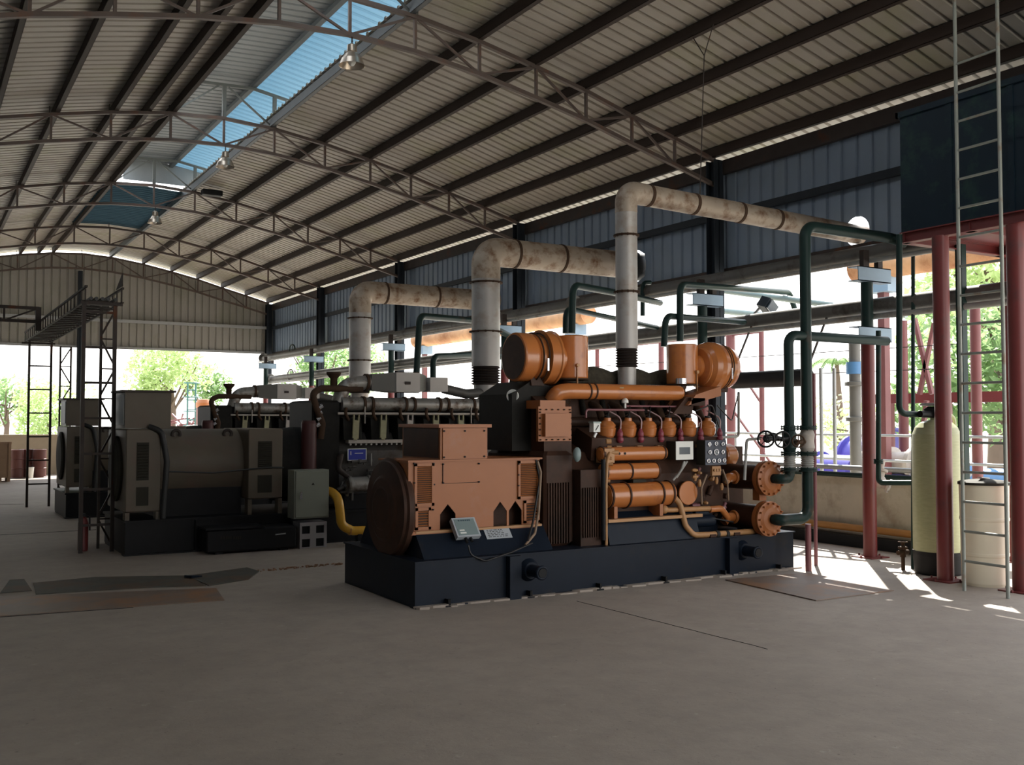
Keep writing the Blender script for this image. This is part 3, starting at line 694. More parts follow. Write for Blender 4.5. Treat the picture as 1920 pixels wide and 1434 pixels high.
# --- alternator
AX0, AX1, AYF, AYB, AZ0, AZ1 = 3.80, 5.13, 8.00, 9.02, 0.60, 1.235
m = MB()   # pedestal with sloped front
m.prism([(AYF-0.21, GZ), (AYF-0.03, AZ0+0.01), (AYB+0.03, AZ0+0.01), (AYB+0.2, GZ)], 'x', AX0+0.02, AX1+0.02)
ped = m.build('alternator_pedestal', 'navy_paint', GS)
MB().bx(AX0+0.02, AX1, AYF-0.05, AYF+0.02, AZ0, AZ0+0.02).build('pedestal_rail', 'orange_bolt', ped)
# end shield
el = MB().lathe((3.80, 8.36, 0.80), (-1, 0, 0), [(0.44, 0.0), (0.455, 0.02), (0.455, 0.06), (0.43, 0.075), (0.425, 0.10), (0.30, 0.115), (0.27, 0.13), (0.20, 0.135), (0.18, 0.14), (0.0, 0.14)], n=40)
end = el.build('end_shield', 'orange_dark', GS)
MB().bx(3.74, 3.80, 8.15, 8.57, GZ, 0.5).build('end_shield_foot', 'orange_dark', end)
# alternator body: stator core, left end frame
m = MB(); m.prism([(AYF+0.13, AZ0), (AYF+0.13, AZ1-0.01), (8.55, AZ1-0.01), (8.72, 1.10), (8.80, 0.85), (8.78, AZ0)], 'x', AX0, AX1-0.02)
core = m.build('stator_core', 'orange_dark', GS)  # dark colour stands in for shade seen through the skirt notches
m = MB(); m.bx(AX0-0.04, AX0-0.02, AYF, AYF+0.20, AZ0, AZ1-0.01); m.bx(AX1-0.03, AX1-0.01, AYF, AYB, AZ0, AZ1-0.01)
body = m.build('alternator_frame', 'orange_matte', GS)
AX0 -= 0.04
# front skirt panel with three pointed notches
xL = at(764, 900, Y=AYF).x+0.04
def nx(px): return at(px, 950, Y=AYF).x
n1, n2, n3 = (nx(824), nx(853)), (nx(924), nx(949)), (nx(953), nx(977))
poly = [(AX0, AZ0), (n1[0], AZ0)]
for i, (p, q) in enumerate((n1, n2, n3)):
    zb = AZ0+0.02 if i == 0 else AZ0
    poly += [(p, AZ0), (p, AZ0+0.155), ((p+q)/2, AZ0+0.245), (q, AZ0+0.155), (q, AZ0)]
poly += [(AX1, AZ0), (AX1, AZ1), (AX0, AZ1)]
# drop duplicate first notch point
poly = [poly[0]] + poly[2:]
MB().prism(poly, 'y', AYF-0.012, AYF).build('side_cover', 'orange_matte', body)
MB().bx(AX0-0.01, AX1+0.02, AYF-0.03, 8.62, AZ1-0.008, AZ1+0.008).build('top_cover', 'orange_matte', body)
MB().bx(n1[0]-0.30, n1[1]+0.0, AYF-0.045, AYF-0.012, AZ0-0.01, AZ0+0.018).build('foot_flange', 'orange_matte', body)
MB().bx(n3[0], AX1-0.05, AYF-0.045, AYF-0.012, AZ0-0.01, AZ0+0.018).build('foot_flange', 'orange_matte', body)
def louvre(x0, x1, z0, z1, k, par, mt='orange_matte'):
    f = MB(); w = 0.025; y = AYF-0.028
    f.bx(x0, x1, y, AYF-0.012, z1-w, z1); f.bx(x0, x1, y, AYF-0.012, z0, z0+w); f.bx(x0, x0+w, y, AYF-0.012, z0, z1); f.bx(x1-w, x1, y, AYF-0.012, z0, z1)
    fr = f.build('louvre_frame', mt, par)
    MB().bx(x0+w, x1-w, AYF-0.016, AYF-0.0125, z0+w, z1-w).build('louvre_backing', 'orange_dark', par)
    s_ = MB(); n = k
    for i in range(n):
        z = z0+w+(z1-z0-2*w)*(i+0.5)/n; s_.obox(((x0+x1)/2, AYF-0.021, z), (x1-x0-2*w, 0.010, 0.005), (35, 0, 0))
    s_.build('louvre_slats', mt, par)
zA, zB = at(800, 948, Y=AYF).z, at(800, 868, Y=AYF).z
louvre(at(771, 900, Y=AYF).x+0.02, at(812, 900, Y=AYF).x, zA, zB, 18, body); louvre(at(969, 900, Y=AYF).x, AX1-0.01, zA+0.02, zB, 18, body)
louvre(at(773, 900, Y=AYF).x+0.02, at(806, 900, Y=AYF).x, AZ0+0.03, zA-0.015, 6, body); louvre(at(980, 900, Y=AYF).x, AX1-0.01, AZ0+0.03, zA+0.005, 6, body)
m = MB()
for px, py in ((775, 869), (811, 869), (829, 870), (829, 905), (896, 869), (896, 903), (812, 908), (775, 905), (970, 870), (970, 890), (970, 910), (775, 960), (810, 955)):
    p = at(px, py, Y=AYF); m.cyl((p.x, AYF-0.03, p.z), (p.x, AYF-0.01, p.z), 0.008, n=6)
m.build('cover_bolts', 'black_metal', body)
p, q = at(829, 870, Y=AYF), at(829, 906, Y=AYF)
m = MB().bx(p.x-0.004, p.x+0.004, AYF-0.018, AYF-0.010, q.z, p.z); p2 = at(896, 906, Y=AYF); m.bx(p.x, p2.x, AYF-0.014, AYF-0.010, q.z-0.003, q.z+0.001); m.build('cover_seam', 'orange_dark', body)
# terminal box
TX0, TX1, TY0, TY1, TZ0, TZ1 = 4.08, 4.565, 8.00, 8.80, AZ1, 1.56
m = MB().bx(TX0, TX1, TY0, TY1, TZ0, TZ1-0.01); tb = m.build('terminal_box', 'orange_matte', GS)
MB().bx(TX0-0.03, TX1+0.03, TY0-0.03, TY1+0.03, TZ1-0.03, TZ1).build('box_lid', 'orange_matte', tb)
MB().bx(TX0+0.02, TX1-0.01, TY0-0.012, TY0, TZ0+0.01, TZ1-0.035).build('box_cover', 'orange_matte', tb)
m = MB()
for x in (TX0+0.03, (TX0+TX1)/2, TX1-0.04):
    for z in (TZ0+0.03, TZ1-0.06): m.cyl((x, TY0-0.022, z), (x, TY0-0.01, z), 0.009, n=6)
m.build('cover_bolts', 'black_metal', tb)
lab(MB().bx(TX0-0.006, TX0, TY0+0.03, TY1-0.03, TZ0+0.02, TZ1-0.035).build('side_cover', 'orange_dark', tb), 'side cover of the terminal box, darkened as its shaded side')  # dark orange copy puts the shade of this side into its colour
# cable conduit at the right of the alternator
lab(MB().tube([at(1008, 865, Y=7.96), at(1014, 885, Y=7.95), at(1010, 960, Y=7.94), at(1003, 1000, Y=7.85), at(985, 1022, Y=7.78)], 0.012, 0.05).build('conduit', 'cable_tan', GS), 'tan conduit')
lab(MB().tube([at(1005, 862, Y=7.97), at(1012, 900, Y=7.96), at(1000, 975, Y=7.92), at(990, 1015, Y=7.8)], 0.010, 0.05).build('conduit', 'cable_black', GS), 'black conduit')
lab(MB().tube([at(878, 1022, Y=7.72), at(882, 1040, Y=7.70), at(910, 1052, Y=7.69), at(960, 1035, Y=7.70), at(998, 1018, Y=7.78)], 0.008, 0.08).build('cable', 'cable_black', GS), 'black cable lying over the skid')
# nameplates on the sloping pedestal front
sl = Vector((0, 0.18, AZ0+0.01-GZ)).normalized(); nrm = Vector((0, -sl.z, sl.y))
rot = Matrix((Vector((1, 0, 0)), -nrm, sl)).transposed()
def plate(px, py, w, h, d, name, mt, lift=0.0, tilt=0.0):
    p = at(px, py, Y=AYF-0.12)
    # put the point on the pedestal slope
    base = Vector((p.x, AYF-0.21, GZ)); hgt = (p.z-GZ)/sl.z; c = base+sl*hgt+nrm*(d/2+lift)
    r2 = rot @ Matrix.Rotation(R(tilt), 3, 'Y')
    o = MB().obox(c, (w, d, h), r2).build(name, mt, GS)
    return o, c, r2
pl, c, r2 = plate(873, 1001, 0.235, 0.20, 0.05, 'control_module', 'nameplate', 0.05)
front = r2 @ Vector((0, -1, 0))
MB().obox(c+front*0.026, (0.20, 0.004, 0.17), r2).build('module_face', 'slate_cover', pl)
m = MB()
rx_, rz_ = r2 @ Vector((1, 0, 0)), r2 @ Vector((0, 0, 1))
for (a, w) in ((-0.055, 0.016), (-0.030, 0.014), (-0.008, 0.016), (0.014, 0.014), (0.034, 0.014), (0.052, 0.012)):
    m.obox(c+front*0.029+rx_*a+rz_*0.068, (w, 0.002, 0.012), r2)
m.build('lettering', 'ink', pl)
lab(MB().obox(c+front*0.029+rx_*-0.055+rz_*-0.035, (0.05, 0.002, 0.014), r2).obox(c+front*0.029+rx_*-0.05+rz_*-0.062, (0.06, 0.002, 0.016), r2).build('label_sticker', 'white_paint', pl), 'two white stickers')
MB().cyl(c-rz_*0.1+rx_*-0.03, c-rz_*0.15+rx_*-0.03, 0.014).cyl(c-rz_*0.1+rx_*0.02, c-rz_*0.14+rx_*0.02, 0.014).build('cable_gland', 'black_metal', pl)
pl, c, r2 = plate(938, 1001, 0.27, 0.115, 0.005, 'nameplate', 'nameplate', 0.003)
m = MB()
for j, z in enumerate((0.035, 0.018, 0.0, -0.018, -0.036)):
    x = -0.11
    while x < (0.06 if j < 3 else 0.1):
        w = random.uniform(0.01, 0.035); m.obox(c+front*0.004+(r2@Vector((1,0,0)))*(x+w/2)+(r2@Vector((0,0,1)))*z, (w, 0.001, 0.006), r2); x += w+0.012
m.build('lettering', 'vent_dark', pl)

# --- flywheel housing and rear gear case between alternator and engine
m = MB(); m.cbx(5.16, 5.50, 7.95, 9.05, GZ, 1.30, 0.04)
m.prism([(8.02, 1.20), (8.02, 1.72), (8.3, 1.86), (8.85, 1.86), (9.0, 1.72), (9.0, 1.2)], 'x', 5.20, 5.52)
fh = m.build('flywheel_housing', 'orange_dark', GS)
m = MB()
for i in range(9): m.bx(5.19+i*0.03, 5.20+i*0.03, 7.93, 7.96, GZ+0.03, 1.0)
m.build('housing_grille', 'orange_dark', fh)
m = MB(); m.bx(5.50, 5.74, 7.84, 8.0, GZ, 1.12)
for i in range(8): m.bx(5.52+i*0.027, 5.53+i*0.027, 7.82, 7.845, GZ+0.08, 0.95)
m.build('coupling_guard', 'orange_dark', GS)
lab(MB().tube([(5.77, 7.80, GZ), (5.77, 7.80, 0.95), (5.80, 7.82, 1.20), (5.86, 7.86, 1.28)], 0.015, 0.05).build('side_pipe', 'orange_bolt', GS), 'tan vertical pipe')
lab(MB().tube([(5.73, 7.79, GZ+0.05), (5.73, 7.79, 1.22)], 0.022).build('side_pipe', 'black_metal', GS), 'black vertical hose')
lab(MB().ball(at(1082, 852, Y=7.85), 0.06, 14, (0.7, 0.6, 1.2)).build('filter_bowl', 'slate_cover', GS), 'grey blue oval bowl')
# bolted front cover box (upper left of engine)
bx0, bx1 = at(1010, 800, Y=7.98).x, at(1072, 800, Y=7.98).x; bz0, bz1 = at(1040, 827, Y=7.98).z, at(1040, 762, Y=7.98).z
m = MB().bx(bx0, bx1, 7.985, 8.02, bz0, bz1); m.bx(bx0+0.03, bx1-0.06, 8.0, 8.3, bz1-0.02, bz1+0.06)
gb = m.build('gear_cover', 'orange_matte', GS)
MB().prism([(bx0+0.045, bz0+0.045), (bx1-0.045, bz0+0.045), (bx1-0.045, bz1-0.07), (bx0+0.045, bz1-0.07)], 'y', 7.93, 7.99).build('raised_panel', 'orange_matte', gb)
m = MB()
for i in range(6):
    x = bx0+0.02+(bx1-bx0-0.04)*i/5; m.cyl((x, 7.97, bz0+0.015), (x, 7.99, bz0+0.015), 0.008, n=6); m.cyl((x, 7.97, bz1-0.03), (x, 7.99, bz1-0.03), 0.008, n=6)
for i in range(1, 6):
    z = bz0+(bz1-bz0)*i/6
    for x in (bx0+0.015, bx1-0.015): m.cyl((x, 7.97, z), (x, 7.99, z), 0.008, n=6)
m.build('cover_bolts', 'rust_band', gb)
# --- engine block: crankcase with bolted side doors, vee banks
m = MB()
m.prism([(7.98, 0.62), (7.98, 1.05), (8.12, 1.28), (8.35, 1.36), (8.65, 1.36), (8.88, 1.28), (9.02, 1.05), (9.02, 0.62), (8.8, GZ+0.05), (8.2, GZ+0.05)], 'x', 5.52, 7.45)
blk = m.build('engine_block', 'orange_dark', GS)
lab(MB().prism([(7.78, GZ), (7.86, 0.62), (8.0, 0.70), (9.0, 0.70), (9.14, 0.62), (9.22, GZ)], 'x', 5.80, 6.95).build('engine_cradle', 'navy_paint', GS), 'navy sloping engine cradle')
MB().bx(5.80, 7.0, 7.80, 7.88, 0.605, 0.635).build('crankcase_rail', 'orange_bolt', GS)
# two banks of six cylinder heads with sloped casting
def headpos(px): return at(px, 808, Y=8.08).x
HX = [headpos(p) for p in (1138, 1177, 1215, 1252, 1290, 1326)]
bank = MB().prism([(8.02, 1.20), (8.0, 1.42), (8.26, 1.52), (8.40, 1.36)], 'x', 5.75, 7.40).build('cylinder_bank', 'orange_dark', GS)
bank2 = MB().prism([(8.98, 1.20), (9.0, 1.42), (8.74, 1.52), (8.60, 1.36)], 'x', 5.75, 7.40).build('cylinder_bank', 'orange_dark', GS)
for x in HX:
    for side, yy in ((1, 8.10), (-1, 8.90)):
        h = MB().lathe((x, yy, 1.37), (0, -0.12*side, 1), [(0.076, 0), (0.086, 0.02), (0.088, 0.06), (0.080, 0.07), (0.090, 0.08), (0.094, 0.155), (0.085, 0.16), (0.088, 0.185), (0.060, 0.215), (0.040, 0.225), (0.036, 0.255), (0.0, 0.255)], n=14).build('cylinder_head', 'orange_paint', GS)
        if side == 1:
            lab(MB().cyl((x, yy-0.02, 1.60), (x, yy-0.025, 1.64), 0.028).tube([(x, yy-0.03, 1.63), (x+0.03, yy-0.03, 1.72), (x+0.05, yy+0.03, 1.76)], 0.006, 0.03).build('ignition_coil', 'black_metal', h), 'black coil on top')
            b_ = MB().lathe((x+0.09, yy-0.12, 1.37), (0.05, 0.1, 1), [(0.02, 0), (0.034, 0.02), (0.034, 0.05), (0.024, 0.055), (0.03, 0.07), (0.03, 0.10), (0.012, 0.14), (0.0, 0.145)], n=12)
            lab(b_.build('spark_boot', 'magenta_cap', h), 'dark red plug boot')
            lab(MB().tube([(x+0.10, yy-0.11, 1.50), (x+0.12, yy-0.10, 1.62), (x+0.03, yy+0.02, 1.70)], 0.007, 0.08).build('spark_wire', 'pink_plastic', h), 'pinkish wire')
            MB().bx(x+0.03, x+0.10, yy-0.14, yy-0.10, 1.31, 1.34).build('boot_bracket', 'orange_bolt', h)
# thin rails over the heads
lab(MB().tube([(5.72, 8.06, 1.62), (5.72, 8.06, 1.70), (6.45, 8.06, 1.70)], 0.011, 0.03).build('ignition_rail', 'pipe_maroon', GS), 'thin maroon rail on the left')
lab(MB().tube([(6.25, 8.10, 1.74), (6.95, 8.10, 1.74), (6.95, 8.10, 1.66)], 0.010, 0.03).build('ignition_rail', 'pipe_maroon', GS), 'thin maroon rail on the right')
p = at(1172, 756, Y=8.1)
lab(MB().lathe((p.x, p.y, p.z-0.05), (0, 0, 1), [(0.012, 0), (0.012, 0.05), (0.036, 0.055), (0.034, 0.08), (0.018, 0.10), (0, 0.105)], n=16).build('breather_cap', 'white_paint', GS), 'white mushroom cap')
# second maroon rear manifold behind heads
lab(MB().tube([(5.7, 8.35, 1.58), (7.3, 8.35, 1.58)], 0.05).build('water_rail', 'orange_dark', GS), 'dark rail between the banks')
# dark casting and pipework in the vee
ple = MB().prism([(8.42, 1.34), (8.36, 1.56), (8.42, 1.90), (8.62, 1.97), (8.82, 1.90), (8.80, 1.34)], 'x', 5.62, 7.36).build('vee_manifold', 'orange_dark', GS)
for x in HX:
    MB().tube([(x, 8.16, 1.60), (x+0.03, 8.26, 1.72), (x+0.03, 8.40, 1.76)], 0.038, 0.06).build('inlet_runner', 'rust_band', ple)
    MB().cyl((x-0.09, 8.34, 1.66), (x-0.09, 8.40, 1.80), 0.03, n=12).build('port_cap', 'engine_black', ple)
# lagged exhaust manifold (dark quilted bumps)
m = MB(); x = 5.45
pts, rr = [], []
while x < 7.5:
    pts.append((x, 8.68, 2.03)); rr.append(0.085+0.055*abs(math.sin((x-5.45)*6.0))); x += 0.06
m.tube(pts, rr, n=14); m.build('exhaust_manifold', 'lagging', GS)
m = MB()
pts = [(p_[0], 9.0, p_[2]-0.04) for p_ in pts]; m.tube(pts, rr, n=14); m.build('exhaust_manifold', 'lagging', GS)
# intake air pipe along the top
zt = at(1170, 735, Y=8.15).z
x0_, x1_ = at(1040, 735, Y=8.15).x, at(1272, 738, Y=8.15).x
m = MB().tube([(x0_-0.02, 8.25, zt-0.20), (x0_+0.02, 8.17, zt-0.02), (x0_+0.16, 8.15, zt), (x1_, 8.15, zt)], 0.080, 0.13, n=20); m.ball((x1_, 8.15, zt), 0.080, 16, (0.7, 1, 1))
ip = m.build('intake_pipe', 'orange_paint', GS)
for px in (1101, 1112):
    x = at(px, 735, Y=8.15).x; MB().cyl((x-0.008, 8.15, zt), (x+0.008, 8.15, zt), 0.087, n=20).build('hose_clamp', 'orange_dark', ip)
p = at(1166, 731, Y=8.08); lab(MB().obox((p.x, 8.082, zt+0.02), (0.05, 0.004, 0.05), (0, 0, 0)).build('label_sticker', 'olive_cast', ip), 'faded yellow sticker')
# throttle / gas mixer brackets under right filter
m = MB().prism([(at(1290, 760, Y=8.0).x, at(1290, 760, Y=8.0).z), (at(1352, 742, Y=8.0).x, at(1352, 742, Y=8.0).z), (at(1352, 722, Y=8.0).x, at(1352, 724, Y=8.0).z), (at(1305, 735, Y=8.0).x, at(1305, 740, Y=8.0).z)], 'y', 8.0, 8.35)
m.build('filter_bracket', 'orange_matte', GS)
p = at(1300, 755, Y=8.05)
m = MB().bx(p.x-0.07, p.x+0.12, 8.0, 8.3, p.z-0.03, p.z+0.05); m.prism([(p.x-0.28, p.z-0.12), (p.x-0.02, p.z-0.12), (p.x+0.02, p.z+0.06), (p.x-0.10, p.z+0.06)], 'y', 8.05, 8.2)
m.build('mixer_mount', 'orange_dark', GS)
lab(MB().lathe((x1_+0.12, 8.25, zt-0.05), (0, 0, 1), [(0.05, 0), (0.05, 0.1), (0.06, 0.1), (0.06, 0.13)]).build('mixer_neck', 'orange_dark', GS), 'dark neck below the right filter')
lab(MB().cyl((x1_+0.10, 8.22, zt+0.10), (x1_+0.10, 8.22, zt+0.16), 0.06, n=20).build('neck_clamp', 'chrome', GS), 'shiny clamp ring')

# --- air filters: horizontal drum + upright can, one at each end of the vee
def air_filter(cx, cy, cz, s, dr):
    """cx,cy = axis of upright can; s = +1 drum to the right, -1 to the left"""
    can = MB().lathe((cx, cy, cz-0.22), (0, 0, 1), [(0.165, 0), (0.172, 0.015), (0.172, 0.425), (0.16, 0.435), (0.0, 0.445)], n=36).build('filter_can', 'orange_paint', GS)
    lab(MB().lathe((cx, cy, cz-0.235), (0, 0, 1), [(0.14, 0), (0.176, 0.005), (0.176, 0.018), (0.14, 0.02)], n=36).build('can_rim', 'rust_band', can), 'dark rim under the can')
    mm = MB(); mm.bar((cx+0.05*s, cy-0.172, cz-0.10), (cx+0.05*s, cy-0.178, cz-0.30), 0.02, 0.008); mm.cyl((cx+0.05*s, cy-0.17, cz-0.09), (cx+0.05*s, cy-0.2, cz-0.09), 0.018, n=8); mm.build('can_strap', 'orange_bolt', can)
    if s < 0:
        prof_ = [(0.09, 0.0), (0.13, 0.03), (0.135, 0.09), (0.19, 0.13), (dr*0.98, 0.145), (dr*1.04, 0.15), (dr*1.04, 0.17), (dr, 0.18), (dr, 0.27), (dr*1.05, 0.275), (dr*1.05, 0.29), (dr*0.84, 0.295), (dr*0.84, 0.35), (dr*0.90, 0.36), (dr*0.90, 0.39), (dr*0.84, 0.40), (dr*0.86, 0.42), (dr*0.92, 0.43), (dr*0.92, 0.56), (dr*0.90, 0.575), (dr*0.84, 0.58), (0.0, 0.58)]; hb = (0.31, 0.375)
    else:
        prof_ = [(0.10, 0.0), (0.13, 0.03), (0.13, 0.07), (0.20, 0.085), (0.215, 0.10), (0.215, 0.115), (dr*0.93, 0.15), (dr, 0.21), (dr*1.01, 0.27), (dr*0.98, 0.33), (dr*0.93, 0.35), (dr*0.93, 0.38), (dr*0.90, 0.39), (dr*0.90, 0.45), (dr*0.84, 0.50), (dr*0.6, 0.53), (0.0, 0.54)]; hb = (0.355, 0.385)
    drum = MB().lathe((cx+0.12*s, cy-0.02, cz-0.02), (s, 0, 0), prof_, n=40).build('filter_drum', 'orange_paint', GS)
    for h in hb:
        MB().ring((cx+s*(0.12+h), cy-0.02, cz-0.02), (1, 0, 0), dr*0.93, 0.008, 36, 6).build('clamp_band', 'rust_band', drum)
    if s < 0: lab(MB().cyl((cx-0.12-0.583, cy-0.02, cz-0.02), (cx-0.12-0.580, cy-0.02, cz-0.02), dr*0.83, n=36).build('end_disc', 'orange_dark', drum), 'dull brown end disc')
    mm = MB(); mm.obox((cx+s*(0.12+0.34), cy-dr-0.01, cz-0.10), (0.018, 0.02, 0.12), (0, 0, 0)); mm.build('clamp_latch', 'chrome', drum)
    mm = MB(); mm.prism([(cx+s*0.40, cz-0.30), (cx+s*0.55, cz-0.30), (cx+s*0.58, cz-0.14), (cx+s*0.50, cz-0.14)], 'y', cy-0.12, cy-0.10); mm.build('drum_bracket', 'orange_dark', drum)
fz = 2.235
c1 = at(1070, 660, Y=8.35); air_filter(at(1071, 658, Y=8.35).x, 8.35, fz, -1, 0.262)
c2 = at(1279, 672, Y=8.35); air_filter(c2.x, 8.35, 2.205, 1, 0.275)
MB().cyl((c1.x, 8.4, fz-0.24), (c1.x-0.05, 8.45, fz-0.50), 0.08).build('filter_neck', 'orange_dark', GS)
MB().cyl((c2.x, 8.4, fz-0.26), (c2.x, 8.45, fz-0.46), 0.07).build('filter_neck', 'orange_dark', GS)
p = at(965, 722, Y=8.4)
lab(MB().lathe(at(962, 742, Y=8.3), (-0.8, -0.6, 0.1), [(0.062, 0), (0.062, 0.02), (0.0, 0.022)]).build('end_gauge', 'white_paint', GS), 'pale oval gauge at the left top')
m = MB().prism([(at(955, 790, Y=8.3).x, 1.3), (at(955, 790, Y=8.3).x, 1.85), (5.2, 1.98), (5.6, 1.90), (5.6, 1.3)], 'y', 8.25, 8.9)
m.build('rear_gear_case', 'engine_black', GS)

# --- oil and water coolers: three horizontal cylinders on the near side
def hcyl(pxa, pxb, pya, pyb, y, mt, bands=(), name='oil_cooler', dome=True, lbl=None):
    a_ = at(pxa, (pya+pyb)/2, Y=y); b_ = at(pxb, (pya+pyb)/2, Y=y)
    z = (a_.z+b_.z)/2; dpt = a_.y*math.cos(YAW)+((a_.x+b_.x)/2)*math.sin(YAW); rr = (pyb-pya)/2/F_PX*dpt
    o = MB().lathe((a_.x, y, z), (1, 0, 0), [(rr*0.6, -0.025), (rr*0.95, -0.015), (rr, 0), (rr, b_.x-a_.x), (rr*0.93, b_.x-a_.x+0.012), (rr*0.5, b_.x-a_.x+0.03)], n=32).build(name, mt, GS)
    if lbl: lab(o, lbl)
    for f in bands:
        x = a_.x+(b_.x-a_.x)*f; MB().cyl((x-0.009, y, z), (x+0.009, y, z), rr*1.08, n=32).build('clamp_band', 'orange_dark', o)
    return o, a_.x, b_.x, z, rr
o, xa, xb, z, rr = hcyl(1127, 1243, 837, 863, 7.93, 'orange_paint', (0.0, 0.98), 'water_pipe_manifold')
lab(MB().cyl((xa+0.17, 7.93-rr-0.006, z+0.005), (xa+0.17, 7.93-rr+0.01, z+0.005), 0.012).cyl((xa+0.24, 7.93-rr-0.006, z+0.005), (xa+0.24, 7.93-rr+0.01, z+0.005), 0.012).build('port_plug', 'black_metal', o), 'pair of dark plugs')
o, xa, xb, z, rr = hcyl(1131, 1228, 868, 899, 7.92, 'orange_paint', (0.0, 0.47, 1.0))
o, xa, xb, z, rr = hcyl(1137, 1254, 904, 950, 7.90, 'orange_paint', (0.0, 0.27, 0.80, 0.97))
lab(MB().bx(xa+0.30, xa+0.46, 7.86, 7.94, z+rr, z+rr+0.03).build('name_tag', 'vent_dark', o), 'dark plate on top')
for x in (xa+0.02, xb-0.2): MB().bx(x, x+0.04, 7.80, 8.0, z-rr-0.09, z-rr*0.8).build('cooler_foot', 'orange_matte', o)
MB().tube([(xa-0.02, 7.9, z+0.02), (xa-0.17, 7.9, z+0.02), (xa-0.25, 7.95, z+0.1)], 0.026, 0.06).build('cooler_pipe', 'orange_bolt', GS)
# left fittings column
for k in range(9):
    x = 5.80+random.uniform(0, 0.10); z = 0.95+k*0.055; MB().cyl((x, 7.88, z), (x+random.uniform(0.03, 0.08), 7.86, z), random.uniform(0.015, 0.03), n=10).build('pipe_fitting', 'orange_bolt', GS)
MB().bx(5.80, 5.92, 7.86, 8.0, 1.18, 1.32).build('valve_block', 'orange_bolt', GS)
p = at(1117, 802, Y=7.95)
u_ = MB().bx(p.x-0.04, p.x+0.04, 7.93, 8.0, p.z-0.04, p.z+0.045).build('pressure_gauge', 'white_paint', GS); lab(u_, 'square cream gauge')
lab(MB().obox((p.x+0.0, 7.926, p.z), (0.007, 0.004, 0.06), (0, 35, 0)).build('needle', 'black_metal', u_), 'black needle')
MB().bx(p.x-0.05, p.x+0.045, 7.92, 8.0, p.z+0.045, p.z+0.06).build('gauge_hood', 'pale_green_pipe', u_)
MB().obox((p.x-0.03, 7.92, p.z-0.07), (0.02, 0.02, 0.05), (0, 30, 0)).build('gauge_clip', 'white_paint', u_)

# control box with small screen
def fbox(pxl, pxr, pyt, pyb, yf, depth, name, mt, face_mt, par):
    a_ = at(pxl, pyb, Y=yf); b_ = at(pxr, pyt, Y=yf)
    o = MB().bx(a_.x, b_.x, yf, yf+depth, a_.z, b_.z).build(name, mt, par)
    f = MB().bx(a_.x, b_.x, yf-0.006, yf, a_.z, b_.z).build('face_plate', face_mt, o)
    return o, f, a_.x, b_.x, a_.z, b_.z
o, f, xa, xb, za, zb = fbox(1267, 1299, 827, 862, 7.86, 0.17, 'control_box', 'vent_dark', 'white_paint', GS); lab(o, 'small grey box with cream face and a screen')
MB().bx(xa+0.045, xb-0.045, 7.850, 7.854, za+0.055, zb-0.06).build('screen', 'gauge_glass', o)
# gauge panel
o, f, xa, xb, za, zb = fbox(1322, 1361, 825, 872, 7.80, 0.13, 'gauge_panel', 'vent_dark', 'gauge_blue', GS); lab(o, 'dark blue panel of eleven round gauges')
W_, H_ = xb-xa, zb-za
for (u0, v0, r0) in ((0.18, 0.84, 0.019), (0.50, 0.86, 0.019), (0.82, 0.84, 0.019), (0.2, 0.52, 0.019), (0.5, 0.52, 0.029), (0.82, 0.52, 0.019), (0.13, 0.17, 0.019), (0.38, 0.17, 0.019), (0.63, 0.17, 0.019), (0.88, 0.18, 0.019)):
    c = Vector((xa+W_*u0, 7.788, za+H_*v0))
    gg = MB().ring(c, (0, 1, 0), r0, 0.006, 20, 6).build('gauge', 'chrome', o)
    MB().cyl(c+Vector((0, 0.004, 0)), c, r0*0.95, n=20).build('dial', 'white_paint' if u0 == 0.18 else 'gauge_glass', gg)
    MB().obox(c+Vector((0, -0.002, 0.003)), (0.003, 0.002, r0*1.1), (0, random.uniform(-60, 60), 0)).build('needle', 'white_paint' if u0 != 0.18 else 'ink', gg)
p = at(1341, 881, Y=7.85)
m = MB().bx(p.x-0.06, p.x+0.06, 7.83, 7.86, p.z-0.055, p.z+0.04)
for dx in (-0.035, 0, 0.035): m.cyl((p.x+dx, 7.81, p.z), (p.x+dx, 7.83, p.z), 0.014, n=10)
m.build('sensor_block', 'orange_bolt', GS)
# orange ribbed cowl right of gauges
p = at(1375, 851, Y=8.25)
MB().lathe((p.x-0.10, 8.35, p.z-0.02), (1, 0, 0), [(0.12, 0), (0.13, 0.02), (0.13, 0.14), (0.11, 0.17), (0, 0.18)], n=28).build('pulley_cowl', 'orange_paint', GS)
# round oil filter cover facing the camera
c = at(1291, 924, Y=7.90)
m = MB().lathe((c.x+0.0, 8.25, c.z), (0, -1, 0), [(0.155, 0), (0.16, 0.02), (0.155, 0.20), (0.15, 0.22), (0.13, 0.24), (0.115, 0.26), (0.115, 0.34)], n=36)
o = m.build('timing_housing', 'orange_dark', GS)
lab(MB().lathe((c.x, 7.915, c.z), (0, -1, 0), [(0.122, 0), (0.125, 0.008), (0.120, 0.016), (0, 0.016)], n=36).build('round_cover', 'orange_paint', o), 'round flat orange cover')
